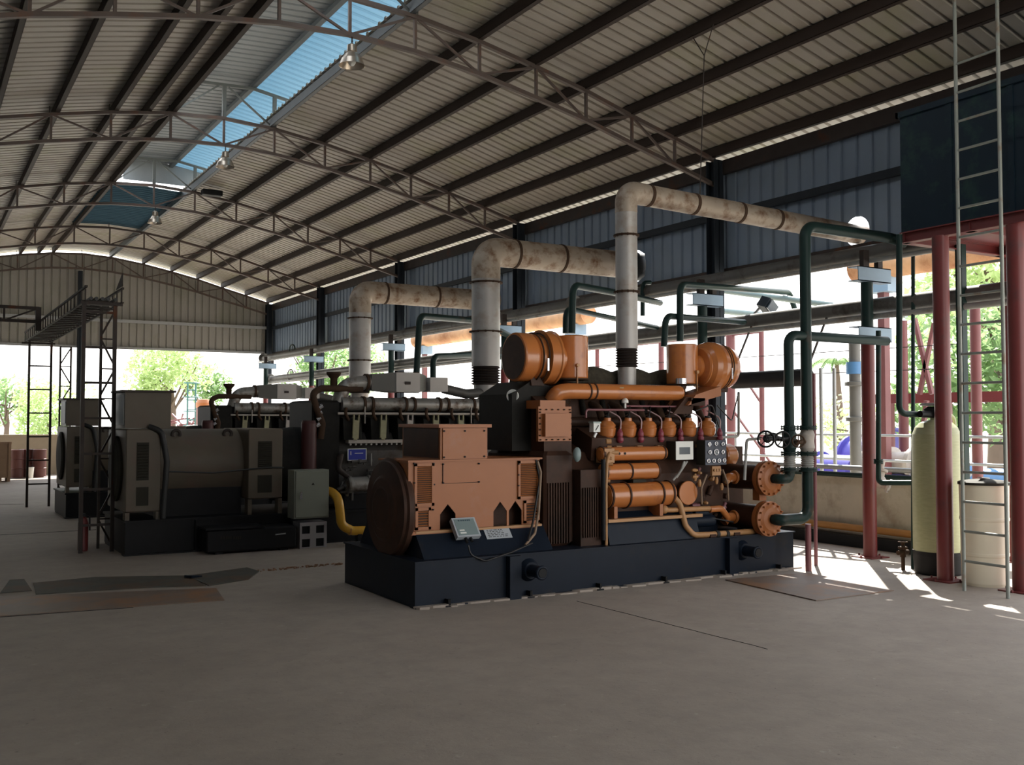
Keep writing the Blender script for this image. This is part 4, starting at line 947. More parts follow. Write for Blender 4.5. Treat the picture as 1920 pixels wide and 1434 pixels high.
# pump and hoses under the gauges (dense fittings)
for k in range(30):
    px = random.uniform(1298, 1362); py = random.uniform(875, 960)
    p = at(px, py, Y=random.uniform(7.94, 8.08)); d = Vector(random.choice([(1, 0, 0), (0, 0, 1), (0, 1, 0), (0.5, 0, 1)])).normalized()
    MB().lathe(p, d, [(random.uniform(0.014, 0.028), -0.05), (0.03, -0.01), (0.03, 0.012), (random.uniform(0.014, 0.03), 0.02), (0.02, 0.055)], n=12).build('pump_fitting', random.choice(['orange_dark', 'orange_dark', 'rust_band', 'pipe_maroon']), GS)
for k in range(14):
    px = random.uniform(1300, 1365); py = random.uniform(880, 955)
    p = at(px, py, Y=random.uniform(7.86, 7.93)); d = Vector(random.choice([(1, 0, 0), (0, 0, 1), (0, 1, 0)]))
    MB().lathe(p, d, [(0.012, -0.035), (0.02, -0.01), (0.02, 0.01), (0.01, 0.04)], n=8).build('pump_fitting', 'orange_bolt', GS)
for pts, r, mt_, l in (([(1325, 890, 7.86), (1315, 915, 7.84), (1316, 945, 7.86)], 0.010, 'cable_tan', 'tan hose'), ([(1355, 880, 7.86), (1364, 905, 7.84), (1366, 938, 7.86)], 0.009, 'cable_tan', 'tan hose right of the gauges'),
                   ([(1283, 865, 7.88), (1278, 880, 7.88), (1268, 895, 7.9)], 0.014, 'grey_pipe', 'grey braided hose'), ([(1288, 865, 7.88), (1275, 885, 7.87), (1262, 900, 7.9)], 0.012, 'grey_pipe', 'grey braided hose below the screen'),
                   ([(1345, 760, 7.9), (1372, 790, 7.9), (1385, 735, 8.2)], 0.007, 'cable_black', 'thin black wire'), ([(1305, 770, 7.9), (1335, 758, 7.9), (1348, 800, 7.95)], 0.008, 'cable_black', 'black wire above the heads')):
    lab(MB().tube([at(a_, b_, Y=c_) for a_, b_, c_ in pts], r, 0.06).build('hose', mt_, GS), l)
# coolant pipe sweeping down in front of the starter motor
pts = [(1258, 925, 7.88), (1275, 945, 7.84), (1285, 985, 7.80), (1300, 1003, 7.78), (1330, 1002, 7.78), (1400, 997, 7.78), (1426, 995, 7.80), (1405, 975, 8.0)]
sw = MB().tube([at(a_, b_, Y=c_) for a_, b_, c_ in pts], 0.030, 0.10, n=16).build('coolant_pipe', 'orange_bolt', GS)
for px in (1344, 1362):
    p = at(px, 1001, Y=7.78); lab(MB().cyl((p.x-0.02, 7.78, p.z), (p.x+0.02, 7.78, p.z), 0.038).build('hose_joint', 'black_rubber', sw), 'black hose joint')
for px in (1333, 1378):
    p = at(px, 1008, Y=7.78); MB().bx(p.x-0.04, p.x+0.04, 7.74, 7.82, GZ, GZ+0.03).build('pipe_clamp', 'orange_dark', sw)
MB().tube([at(1235, 956, Y=7.86), at(1260, 956, Y=7.86), at(1330, 953, Y=7.88)], 0.026, 0.05).ball(at(1245, 955, Y=7.86), 0.045, 12).build('oil_pipe', 'orange_bolt', GS)
MB().tube([at(1330, 955, Y=7.9), at(1352, 953, Y=7.9), at(1364, 970, Y=7.92)], 0.036, 0.08).build('oil_pipe', 'orange_paint', GS)
# starter motor
p = at(1305, 978, Y=7.92)
MB().bx(6.95, 7.5, 8.12, 9.0, GZ, 0.75).build('rear_cradle', 'navy_paint', GS)
m = MB().lathe((p.x-0.12, 7.95, p.z), (1, 0, 0), [(0.075, 0), (0.08, 0.01), (0.08, 0.10), (0.065, 0.11), (0.065, 0.36), (0.055, 0.38), (0.0, 0.38)], n=24).cyl((p.x-0.02, 7.93, p.z+0.085), (p.x+0.2, 7.93, p.z+0.085), 0.032)
o = lab(m.build('starter_motor', 'navy_paint', GS), 'glossy navy starter motor')
MB().ring((p.x-0.165, 7.95, p.z-0.02), (1, 0, 0), 0.095, 0.012).build('starter_flange', 'rust_band', o)
lab(MB().tube([(p.x+0.2, 7.9, p.z+0.03), (p.x+0.35, 7.86, p.z+0.0), (p.x+0.5, 7.9, p.z-0.03)], 0.009, 0.05).build('starter_cable', 'cable_black', o), 'black starter cable')
# heat exchangers: two shells running away from the camera, bolted flanges in front
for k, (px, py) in enumerate(((1447, 897), (1446, 973))):
    c = at(px, py, Y=7.62)
    sh = MB().lathe((c.x, 7.66, c.z), (0, 1, 0), [(0.135, 0), (0.135, 1.45), (0.12, 1.5)], n=32).build('heat_exchanger', 'orange_dark', GS)  # shells in the dark orange, their shade is part of the colour
    fl_ = MB().lathe((c.x, 7.66, c.z), (0, -1, 0), [(0.185, -0.06), (0.185, -0.01)], n=36).bolts((c.x, 7.65, c.z), (0, 1, 0), 0.165, 14, r=0.011, h=0.05)
    fl_.lathe((c.x, 7.655, c.z), (0, -1, 0), [(0.185, 0), (0.185, 0.02), (0.15, 0.03), (0.12, 0.05), (0.08, 0.06), (0, 0.065)], n=36).build('end_flange', 'orange_matte', sh)
    MB().lathe((c.x, 7.66, c.z), (0, -1, 0), [(0.05, 0.03), (0.05, 0.09), (0.045, 0.10)]).build('nozzle', 'black_metal', sh)
    MB().bx(c.x-0.12, c.x+0.12, 7.9, 8.0, c.z-0.34 if k == 0 else GZ, c.z-0.12).build('saddle', 'navy_paint', sh) if k else MB().bx(c.x-0.05, c.x+0.05, 7.75, 7.85, c.z-0.24, c.z-0.12).build('saddle', 'orange_matte', sh)
    MB().tube([(c.x-0.13, 8.0, c.z), (c.x-0.26, 8.0, c.z), (c.x-0.32, 8.0, c.z-0.05)], 0.05, 0.06).ring((c.x-0.17, 8.0, c.z), (1, 0, 0), 0.06, 0.015).build('branch_pipe', 'orange_paint', sh)
    # green water connection from the nozzle
    if k == 0: pts = [(c.x, 7.56, c.z), (c.x, 7.50, c.z), (c.x+0.19, 7.50, c.z), (c.x+0.25, 7.56, c.z+0.05)]
m = MB().bx(7.50, 8.1, 8.35, 9.1, GZ, 1.30); m.build('exchanger_frame', 'orange_dark', GS)

# ================================================================ EXHAUST PIPES
def exhaust(x, y, r, z0, zt, zbel, xe, label, mtl=('exhaust_jacket', 'exhaust_rusty'), flz=(), bands=(), slope=0.0):
    t = thing('exhaust_pipe', label, 'exhaust pipe', (x, y, z0), 'insulated exhaust pipes leading through the wall')
    bend = r*2.0
    lab(MB().cyl((x, y, zbel[1]), (x, y, zt-bend), r, n=28).build('riser', mtl[0], t), 'pale jacketed upright section')
    MB().tube([(x, y, zt-bend), (x, y, zt), (x+bend, y, zt-slope*bend)], r*1.02, bend*0.98, n=28, seg=10).build('elbow', mtl[1], t)
    lab(MB().cyl((x+bend, y, zt-slope*bend), (xe, y, zt-slope*(xe-x)), r, n=28).build('cross_pipe', mtl[1], t), 'stained horizontal section leading to the wall')
    for z in flz: MB().flange((x, y, z), (0, 0, 1), r*1.18, 0.010, 12, 0.002).build('flange', 'rust_band', t)
    for bx_ in bands:
        ax = Vector((1, 0, -slope)).normalized(); MB().cyl(Vector((x+bx_, y, zt-slope*bx_))-ax*0.02, Vector((x+bx_, y, zt-slope*bx_))+ax*0.02, r*1.05, n=28).build('clamp_band', 'rust_band', t)
    # bellows
    zb0, zb1 = zbel; n = 7; pr_ = []
    for i in range(n):
        h = (zb1-zb0)*i/n; dh = (zb1-zb0)/n; pr_ += [(r*0.86, h), (r*1.06, h+dh*0.5)]
    pr_.append((r*0.86, zb1-zb0))
    MB().lathe((x, y, zb0), (0, 0, 1), pr_, n=28).build('bellows', 'dark_steel', t)
    MB().cyl((x, y, z0), (x, y, zb0), r*0.84, n=24).build('lower_neck', mtl[0], t)
    return t
E3 = at(1175, 600, Y=8.5)
exhaust(E3.x, 8.5, 0.118, 1.86, 4.06, (2.16, 2.36), 10.5, 'thin tall exhaust pipe rising from the orange generator', flz=(3.58, 2.97), bands=(0.30, 0.95, 1.65, 2.25), slope=0.03)
E2 = at(911, 600, Y=13.0)
t = exhaust(E2.x, 13.0, 0.215, 1.95, 4.14, (2.12, 2.40), 10.45, 'thick middle exhaust pipe rising behind the orange generator', flz=(3.66, 2.92), bands=(0.50, 1.35), slope=0.0)
E1 = at(675, 620, Y=17.6)
t = exhaust(E1.x, 17.6, 0.205, 2.00, 4.03, (2.10, 2.20), 10.4, 'farthest exhaust pipe rising behind the grey generator', flz=(3.52, 2.72), bands=(0.50, 1.60), slope=0.0)
# round ducts where the exhaust pipes cross the cladding
one('wall_sleeve', MB().lathe((10.0, 13.0, 4.14), (1, 0, 0), [(0.225, 0), (0.235, 0), (0.235, 0.55), (0.225, 0.55)], cap=False), 'black_metal', 'dark sleeve where the middle exhaust pipe meets the wall', 'sleeve')

# ================================================================ GREY GENERATOR SETS (second built as a copy of the first)
def grey_set():
    t = thing('generator_set', 'middle grey-green generator set behind the orange one, with a blue sign on its engine', 'generator', (4.9, 13.2, 0), 'grey green generator sets')
    yf = 12.52
    m = MB(); m.bx(2.20, 8.0, 12.45, 12.49, 0.02, 0.40); m.bx(2.20, 8.0, 13.85, 13.89, 0.02, 0.40); m.bx(2.20, 2.24, 12.49, 13.85, 0, 0.40); m.bx(7.96, 8.0, 12.49, 13.85, 0, 0.4)
    m.bx(2.18, 8.02, 12.42, 13.92, 0.385, 0.41); m.bx(2.18, 8.02, 12.40, 12.56, 0, 0.02); sk = m.build('skid', 'black_metal', t)
    for x in (3.0, 4.2, 5.6, 7.2): MB().bx(x, x+0.02, 12.40, 12.46, 0.02, 0.385).build('stiffener', 'black_metal', sk)
    # stator
    a = MB().lathe((2.55, 13.12, 1.03), (1, 0, 0), [(0.44, 0), (0.455, 0.01), (0.455, 1.12), (0.44, 1.13)], n=36).build('stator', 'grey_green_paint', t)
    MB().bx(2.6, 3.65, 12.75, 13.5, 0.41, 0.75).build('stator_foot', 'black_metal', a)
    for x0, x1, z0, z1 in ((2.20, 2.60, 0.50, 1.49), (3.66, 4.10, 0.60, 1.49)):
        m = MB().cbx(x0, x1, yf-0.05, 13.7, z0, z1, 0.015); e = m.build('end_frame', 'grey_green_paint', t)
        m = MB().bx(x0+0.12, x1-0.14, yf-0.056, yf-0.05, z0+0.38, z1-0.16)
        for i in range(12): m.obox(((x0+x1)/2-0.01, yf-0.062, z0+0.42+i*(z1-z0-0.58)/12), (x1-x0-0.28, 0.014, 0.008), (35, 0, 0))
        m.build('vent', 'vent_dark', e)
        MB().bx(x0+0.12, x1-0.14, yf-0.056, yf-0.05, z0+0.08, z0+0.30).build('lower_vent', 'vent_dark', e)
        MB().bx(x0, x0+0.05, yf-0.04, yf+0.1, 0.41, z0).build('foot', 'grey_green_paint', e); MB().bx(x1-0.05, x1, yf-0.04, yf+0.1, 0.41, z0).build('foot', 'grey_green_paint', e)
    lab(MB().lathe((2.20, 13.05, 1.0), (-1, 0, 0), [(0.40, 0), (0.40, 0.03), (0.34, 0.05), (0.2, 0.055), (0, 0.06)], n=32).build('end_shield', 'vent_dark', t), 'dark round end shield')
    b = MB().bx(2.19, 2.72, yf, 13.15, 1.50, 1.93).build('terminal_box', 'grey_green_paint', t)
    MB().prism([(2.14, 1.93), (2.77, 1.93), (2.77, 1.955), (2.14, 1.955)], 'y', yf-0.05, 13.2).build('box_lid', 'dark_steel', b)
    lab(MB().bx(2.18, 2.19, yf+0.04, 13.10, 1.54, 1.90).build('side_panel', 'galvanised', b), 'bluish grey side panel')
    MB().tube([(2.46, yf-0.02, 1.52), (2.60, yf-0.08, 1.46), (2.66, yf-0.09, 1.1), (2.62, yf-0.09, 0.42)], 0.035, 0.12).build('power_cable', 'cable_black', t)
    MB().tube([(2.66, yf-0.10, 0.98), (3.2, yf-0.13, 0.95), (3.9, yf-0.10, 1.0), (4.1, yf-0.1, 0.99)], 0.010, 0.2).build('thin_cable', 'cable_black', t)
    MB().ring((2.86, 12.86, 1.42), (0, 1, 0), 0.05, 0.02, 16, 8).build('lifting_eye', 'dark_steel', t); MB().ring((3.5, 12.86, 1.42), (0, 1, 0), 0.05, 0.02, 16, 8).build('lifting_eye', 'dark_steel', t)
    # coupling, flywheel
    MB().lathe((4.12, 13.15, 1.0), (1, 0, 0), [(0.40, 0), (0.48, 0.05), (0.5, 0.3), (0.5, 0.45)], n=32).build('flywheel_cover', 'engine_black', t)
    MB().cbx(4.56, 4.95, 12.66, 13.6, 0.45, 1.86, 0.03).build('gear_case', 'engine_black', t)
    lab(MB().lathe((4.50, 12.62, 0.75), (0, 0, 1), [(0.09, 0), (0.10, 0.02), (0.10, 0.80), (0.085, 0.84)], n=20).build('upright_pipe', 'maroon_dark', t), 'dark red upright pipe')
    lab(MB().tube([(4.66, 12.62, 1.35), (4.68, 12.60, 1.55), (4.62, 12.60, 1.7), (4.55, 12.66, 1.95), (4.7, 12.7, 2.02), (5.3, 12.75, 2.02)], 0.045, 0.1).build('coolant_hose', 'rust_band', t), 'rusty bent hose at the left end')
    for k in range(4): lab(MB().cyl((4.60+0.012*k, 12.60, 1.52+0.08*k), (4.64+0.012*k, 12.58, 1.55+0.08*k), 0.03, n=12).build('hose_clamp', 'chrome', t), 'bright hose clamp')
    # block
    m = MB().prism([(12.72, 0.55), (12.70, 1.18), (12.86, 1.42), (13.2, 1.46), (13.5, 1.42), (13.66, 1.18), (13.64, 0.55), (13.4, 0.41), (12.95, 0.41)], 'x', 4.9, 7.75)
    blk = m.build('engine_block', 'engine_grey', t)
    MB().prism([(12.92, 1.40), (12.90, 1.74), (13.0, 1.86), (13.4, 1.86), (13.5, 1.74), (13.48, 1.40)], 'x', 4.95, 7.65).build('vee_casting', 'engine_black', t)
    lab(MB().bx(5.05, 7.5, 12.60, 12.72, 1.285, 1.33).build('head_rail', 'pale_cast', t), 'pale ledge below the valve covers')
    m = MB(); x = 5.08
    while x < 7.45: m.cyl((x, 12.60, 1.27), (x, 12.62, 1.27), 0.014, n=8); x += 0.075
    m.build('rail_bolts', 'silver_pipe', blk)
    for i in range(6):
        x = 5.12+i*0.40
        h = MB().prism([(12.62, 1.33), (12.66, 1.62), (12.95, 1.66), (13.0, 1.33)], 'x', x-0.13, x+0.13).build('cylinder_head', 'engine_black', t)
        m = MB(); rt = (Matrix.Rotation(R(-14), 3, 'X') @ Matrix.Rotation(R(8), 3, 'Y')) * 1.0
        c = Vector((x+0.02, 12.58, 1.47)); m.obox(c, (0.085, 0.035, 0.25), rt); m.obox(c+rt@Vector((-0.035, 0, 0.16)), (0.018, 0.035, 0.12), rt); m.obox(c+rt@Vector((0.035, 0, 0.16)), (0.018, 0.035, 0.12), rt)
        m.obox(c+rt@Vector((0, 0, 0.22)), (0.088, 0.035, 0.024), rt); m.obox(c+rt@Vector((0, 0, -0.12)), (0.05, 0.03, 0.05), rt)
        lab(m.build('rocker_bracket', 'olive_cast' if i % 3 != 2 else 'pale_cast', h), 'pale slotted bracket leaning over the head')
        MB().tube([(x-0.05, 12.66, 1.60), (x-0.12, 12.6, 1.68), (x-0.1, 12.62, 1.76)], 0.022, 0.05).build('head_pipe', 'rust_band', h)
    # exhaust/water manifold
    mp = MB().cyl((4.98, 12.72, 1.815), (7.45, 12.72, 1.815), 0.092, n=24).build('exhaust_manifold', 'silver_pipe', t)
    for x in (5.30, 5.42, 5.92, 6.05, 6.45, 6.58, 7.0, 7.13): MB().cyl((x-0.018, 12.72, 1.815), (x+0.018, 12.72, 1.815), 0.108, n=24).build('clamp_band', 'rust_band', mp)
    MB().tube([(7.45, 12.72, 1.815), (7.75, 12.74, 1.80), (7.85, 12.95, 1.86)], 0.095, 0.12).build('manifold_elbow', 'silver_pipe', mp)
    MB().tube([(4.90, 12.62, 1.685), (7.6, 12.62, 1.685)], 0.016).build('fuel_rail', 'pale_cast', t)
    for x in (5.28, 6.92): MB().bar((x, 12.60, 1.55), (x, 12.60, 1.78), 0.03, 0.01).build('rail_hanger', 'pale_cast', t)
    # intake elbow and intercooler
    MB().tube([(4.98, 12.80, 1.83), (5.06, 12.80, 2.08), (5.45, 12.80, 2.12)], 0.098, 0.26, n=20, seg=10).build('intake_elbow', 'silver_pipe', t)
    MB().cyl((5.36, 12.80, 2.12), (5.40, 12.80, 2.12), 0.115, n=24).build('elbow_clamp', 'rust_band', t)
    m = MB(); 
    def taper(x0, x1, h0, h1, w0, w1):
        vs = [(x, 12.80+sy*w, 2.12+sz*h) for x, h, w in ((x0, h0, w0), (x1, h1, w1)) for sz in (-1, 1) for sy in (-1, 1)]
        m.add(vs, [(0, 1, 3, 2), (4, 6, 7, 5), (0, 4, 5, 1), (2, 3, 7, 6), (0, 2, 6, 4), (1, 5, 7, 3)])
    taper(5.42, 5.74, 0.11, 0.135, 0.10, 0.20); ic = m.build('intercooler', 'cooler_grey', t)
    m = MB(); taper(6.10, 6.24, 0.135, 0.10, 0.20, 0.12); m.build('outlet_hood', 'cooler_grey', ic)
    lab(MB().bx(5.74, 6.10, 12.59, 13.01, 1.985, 2.255).build('cooler_core', 'panel_grey', ic), 'pale front panel of the intercooler')
    m = MB()
    for i in range(14):
        m.cyl((5.76+i*0.025, 12.58, 2.262), (5.76+i*0.025, 12.62, 2.262), 0.006, n=6); m.cyl((5.76+i*0.025, 12.58, 1.978), (5.76+i*0.025, 12.62, 1.978), 0.006, n=6)
    m.build('cooler_bolts', 'rust_band', ic)
    MB().bx(5.87, 5.95, 12.575, 12.59, 2.09, 2.13).build('cooler_badge', 'dark_steel', ic)
    lab(MB().bx(6.28, 6.56, 12.63, 12.95, 2.0, 2.20).build('air_box', 'panel_grey', t), 'small pale box right of the intercooler')
    MB().lathe((4.93, 12.85, 1.98), (0, 0, 1), [(0.05, 0), (0.05, 0.18), (0.10, 0.24), (0.10, 0.27), (0, 0.27)], n=20).build('vent_cap', 'rust_band', t)
    MB().tube([(6.6, 12.85, 2.05), (7.0, 12.9, 1.98), (7.5, 12.95, 2.02)], 0.07, 0.1).build('air_pipe', 'engine_grey', t)
    # low side: pump, filters, pipes
    lab(MB().bx(5.03, 5.28, 12.56, 12.60, 1.06, 1.21).build('information_sign', 'blue_sign', t), 'blue sign with white rim')
    s_ = bpy.data.objects['information_sign'] if 'information_sign' in bpy.data.objects else None
    rim = MB(); rim.bx(5.02, 5.29, 12.555, 12.57, 1.205, 1.215); rim.bx(5.02, 5.29, 12.555, 12.57, 1.055, 1.065); rim.bx(5.02, 5.03, 12.555, 12.57, 1.055, 1.215); rim.bx(5.28, 5.29, 12.555, 12.57, 1.055, 1.215); rim.bx(5.06, 5.07, 12.556, 12.56, 1.13, 1.18); rim.bx(5.12, 5.24, 12.556, 12.56, 1.148, 1.156)
    if s_: rim.build('sign_rim', 'white_paint', s_)
    rnd = random.Random(3)
    for k in range(40):
        p = Vector((rnd.uniform(4.95, 6.0), rnd.uniform(12.50, 12.68), rnd.uniform(0.62, 1.08))); d = Vector(rnd.choice([(1, 0, 0), (0, 0, 1), (0.3, 0, 1), (1, 0, .4)])).normalized()
        a_ = rnd.uniform(0.014, 0.035); MB().lathe(p, d, [(a_*0.7, -rnd.uniform(.03, .12)), (a_*0.7, -0.02), (a_, -0.018), (a_, 0.018), (a_*0.7, 0.02), (a_*0.7, rnd.uniform(.03, .12))], n=10).build('pump_fitting', 'engine_grey' if k % 3 else 'silver_pipe', t)
    f_ = MB().lathe((5.0, 12.52, 0.74), (1, 0, 0), [(0.10, 0), (0.115, 0.02), (0.115, 0.05), (0.10, 0.06), (0.10, 0.28), (0.115, 0.29), (0.115, 0.32), (0.07, 0.34), (0.07, 0.50)], n=24).build('oil_filter', 'silver_pipe', t)
    MB().tube([(4.9, 12.5, 1.15), (4.86, 12.5, 0.95), (5.0, 12.5, 0.85)], 0.04, 0.08).build('oil_pipe', 'dark_steel', t)
    MB().bx(5.0, 7.7, 12.62, 12.7, 0.41, 0.60).build('cradle', 'black_metal', t)
    return t
gs2 = grey_set()
gs3 = copy_tree(gs2); gs3.location = gs2.location + Vector((0, 5.2, 0))
gs3['label'] = 'farthest grey-green generator set, partly hidden behind the dark lattice tower'
for o in list(gs3.children):
    if o.name.startswith(('information_sign', 'thin_cable')):
        for c in list(o.children): bpy.data.objects.remove(c)
        bpy.data.objects.remove(o)

# wall of warm items near the middle set
t = thing('gas_pipe', 'bright yellow bent gas pipe between the grey cabinet and the orange generator', 'pipe', (4.8, 11.9, 0.2))
YP = 11.95
MB().tube([at(600, 918, Y=12.3), at(622, 922, Y=12.2), at(635, 935, Y=YP), at(640, 985, Y=YP), at(660, 995, Y=YP), at(700, 994, Y=YP)], 0.058, 0.13, n=18).build('pipe_run', 'yellow_pipe', t)
p = at(655, 994, Y=YP); MB().cyl((p.x-0.01, p.y, p.z), (p.x+0.01, p.y, p.z), 0.062, n=18).build('weld_band', 'ochre_pipe', t)
MB().bx(p.x+0.10, p.x+0.16, YP-0.04, YP+0.04, 0, p.z-0.05).build('pipe_stand', 'black_metal', t)

# grey control cabinet on a concrete block stand
CY = 12.02
a, b = at(551, 973, Y=CY), at(617, 880, Y=CY)
t = thing('control_cabinet', 'grey-green control cabinet with a small lever handle, standing on grey blocks', 'cabinet', ((a.x+b.x)/2, CY+0.12, 0.30))
MB().bx(a.x, b.x, CY, CY+0.24, a.z, b.z).build('cabinet_body', 'cabinet_grey', t)
d = MB().cbx(a.x+0.015, b.x-0.01, CY-0.02, CY, a.z+0.015, b.z-0.012, 0.006).build('door', 'cabinet_grey', t)
hx, hz = at(563, 929, Y=CY).x, at(563, 929, Y=CY).z
lab(MB().cbx(hx-0.012, hx+0.012, CY-0.045, CY-0.02, hz-0.045, hz+0.045, 0.004).build('handle', 'chrome', d), 'shiny lever handle')
hx, hz = at(586, 907, Y=CY).x, at(586, 907, Y=CY).z
lab(MB().prism([(hx-0.02, hz-0.012), (hx+0.02, hz-0.012), (hx, hz+0.018)], 'y', CY-0.024, CY-0.02).build('warning_mark', 'vent_dark', d), 'small dark triangular mark')
a2, b2 = at(561, 1020, Y=CY+0.02), at(612, 977, Y=CY+0.02)
st = MB(); w = b2.x-a2.x; h = b2.z
y0_, y1_ = CY+0.0, CY+0.26
st.bx(a2.x, b2.x, y0_+0.03, y1_, 0, h)
for z0_, z1_ in ((0, 0.05*h), (0.36*h, 0.56*h), (0.86*h, h)): st.bx(a2.x, b2.x, y0_, y0_+0.03, z0_, z1_)
for u0, u1 in ((0, 0.08), (0.38, 0.60), (0.90, 1.0)): st.bx(a2.x+w*u0, a2.x+w*u1, y0_+0.002, y0_+0.0295, 0.001, h-0.001)
o = st.build('hollow_block', 'block_grey'); tag(o, 'grey hollow block stand with four square openings under the cabinet', 'block')
for (u0, u1) in ((0.08, 0.38), (0.60, 0.90)):
    for (v0, v1) in ((0.05, 0.36), (0.56, 0.86)):
        q = MB().bx(a2.x+w*u0, a2.x+w*u1, y0_+0.022, y0_+0.029, h*v0, h*v1).build('opening', 'black_metal', None, OFF[o.name]); q.parent = o; q.location = (0, 0, 0)  # black plate in each hole stands in for the shade inside
# black battery trunk with grey lettering marks
c0, c1 = at(388, 1034, Y=12.0), at(556, 985, Y=12.0)
t = thing('battery_box', 'long low black box lying in front of the middle grey generator', 'box', ((c0.x+c1.x)/2, 12.15, 0))
MB().cbx(c0.x, c1.x, 12.0, 12.36, 0.02, c1.z, 0.02).build('box_body', 'black_metal', t)
MB().bx(c0.x-0.02, c1.x-0.4, 11.985, 12.37, c1.z, c1.z+0.02).build('lid', 'black_metal', t)
MB().bx(c0.x+0.1, c0.x+0.2, 12.02, 12.3, 0, 0.02).build('foot', 'black_metal', t); MB().bx(c1.x-0.2, c1.x-0.1, 12.02, 12.3, 0, 0.02).build('foot', 'black_metal', t)
m = MB(); 
for i, px in enumerate((415, 420, 425, 429, 433, 439, 443, 447, 451)):
    q = at(px, 1008, Y=11.995); m.bx(q.x-0.008, q.x+0.008, 11.994, 12.0, q.z-0.014, q.z+0.014)
lab(m.build('lettering', 'vent_dark', t), 'faint grey lettering')
q = at(526, 1001, Y=11.98); lab(MB().obox(q, (0.13, 0.01, 0.014), (0, -3, 0)).build('handle', 'galvanised', t), 'pale handle bar')

# ================================================================ LADDERS, LATTICE TOWERS AND CABLE TRAY (left)
def upright_ladder(xa, xb, ya, yb, z1, pitch, z0r, label, mtl, r=0.012, square=False, group=None):
    t = thing('ladder', label, 'ladder', ((xa+xb)/2, (ya+yb)/2, 0), group)
    A, B = Vector((xa, ya, 0)), Vector((xb, yb, 0)); up = Vector((0, 0, 1))
    for p in (A, B):
        (MB().cyl(p, p+up*z1, r, n=10) if not square else MB().bar(p, p+up*z1, r*2)).build('stringer', mtl, t)
    z = z0r
    while z < min(z1-0.05, 5.14):
        (MB().cyl(A+up*z, B+up*z, r*0.75, n=8) if not square else MB().bar(A+up*z, B+up*z, r*1.3)).build('rung', mtl, t); z += pitch
    return t
upright_ladder(1.785, 2.14, 12.98, 12.98, 3.05, 0.43, 0.33, 'dark ladder frame of the near tower, standing left of the middle grey generator', 'dark_steel', 0.022, True)
upright_ladder(1.87, 2.24, 20.3, 20.3, 3.05, 0.435, 0.42, 'dark ladder frame of the far tower beside the oil drums', 'dark_steel', 0.020, True)
def lattice(xa, xb, y, label, d=0.25):
    t = thing('lattice_column', label, 'lattice column', ((xa+xb)/2, y, 0))
    n = 8; zt_ = 3.0
    for x in (xa, xb):
        MB().bar((x, y, 0), (x, y, zt_), 0.032).build('leg', 'dark_steel', t)
    for k in range(n):
        z0_, z1_ = zt_*k/n, zt_*(k+1)/n
        a_, b_ = ((xa, xb) if k % 2 else (xb, xa))
        MB().bar((a_, y, z0_+0.03), (b_, y, z1_-0.02), 0.022).build('diagonal', 'dark_steel', t)
        MB().bar((xa, y, z1_-0.01), (xb, y, z1_-0.01), 0.018).build('crosspiece', 'dark_steel', t)
    return t
q0, q1 = at(187, 800, Y=13.35), at(213, 800, Y=13.35)
lattice(q0.x, q1.x, 13.35, 'zigzag lattice column just behind the near ladder frame')
q0, q1 = at(111, 800, Y=20.7), at(131, 800, Y=20.7)
lattice(q0.x, q1.x, 20.7, 'zigzag lattice column to the right of the far ladder frame')
# cable tray
t = thing('cable_tray', 'dark ladder-type cable tray running overhead between the two lattice towers', 'cable tray', (1.98, 16.6, 3.0))
for x in (1.80, 2.215):
    m = MB().bx(x-0.012, x+0.012, 12.9, 20.4, 3.20, 3.225).bx(x-0.012, x+0.012, 12.9, 20.4, 3.03, 3.045); y = 13.0
    while y < 20.4: m.bx(x-0.006, x+0.006, y-0.025, y+0.025, 3.04, 3.205); y += 0.32
    m.build('side_rail', 'dark_steel', t)
y = 13.05
while y < 20.4:
    MB().bx(1.80, 2.21, y-0.03, y+0.03, 3.036, 3.05).build('rung', 'dark_steel', t); y += 0.32
m = MB()
for x in (1.86, 1.92, 1.99, 2.06, 2.14): m.tube([(x, 12.95, 3.075), (x+0.01, 15, 3.07), (x-0.01, 18, 3.075), (x, 20.4, 3.07)], 0.022, 0.1, n=8)
lab(m.build('cables', 'cable_black', t), 'bundle of black cables')
MB().prism([(12.9, 3.24), (13.35, 3.24), (12.92, 3.40)], 'x', 2.205, 2.215).build('end_gusset', 'dark_steel', t)
MB().bx(1.74, 2.22, 12.93, 12.99, 3.0, 3.03).build('cross_beam', 'dark_steel', t); MB().bx(1.74, 2.3, 20.27, 20.33, 3.0, 3.03).build('cross_beam', 'dark_steel', t)
# truss beam leaving the tray to the left
t = thing('lattice_beam', 'dark lattice beam reaching the cable tray from the left edge', 'beam', (0.3, 17.6, 3.2))
zA_, zB_ = 3.50, 3.27
zA_ = at(50, 577, Y=17.6).z; zB_ = at(50, 602, Y=17.6).z
MB().bar((-1.3, 17.6, zA_), (1.75, 17.6, zA_), 0.05).build('top_chord', 'dark_steel', t); MB().bar((-1.3, 17.6, zB_), (1.75, 17.6, zB_), 0.05).build('bottom_chord', 'dark_steel', t)
for k in range(7):
    x = -1.2+k*0.49; 
    MB().bar((x, 17.6, zB_), (x, 17.6, zA_), 0.03).build('vertical', 'dark_steel', t)
    if k < 6: MB().bar((x, 17.6, zB_ if k % 2 else zA_), (x+0.49, 17.6, zA_ if k % 2 else zB_), 0.025).build('diagonal', 'dark_steel', t)
MB().bx(1.70, 1.78, 17.56, 17.64, zB_-0.15, zA_+0.02).build('end_bracket', 'dark_steel', t)
t = thing('lattice_post', 'dark post holding the left end of the lattice beam', 'post', (-1.25, 17.6, 0)); MB().bar((-1.25, 17.6, 0), (-1.25, 17.6, zA_), 0.08).build('post', 'dark_steel', t)

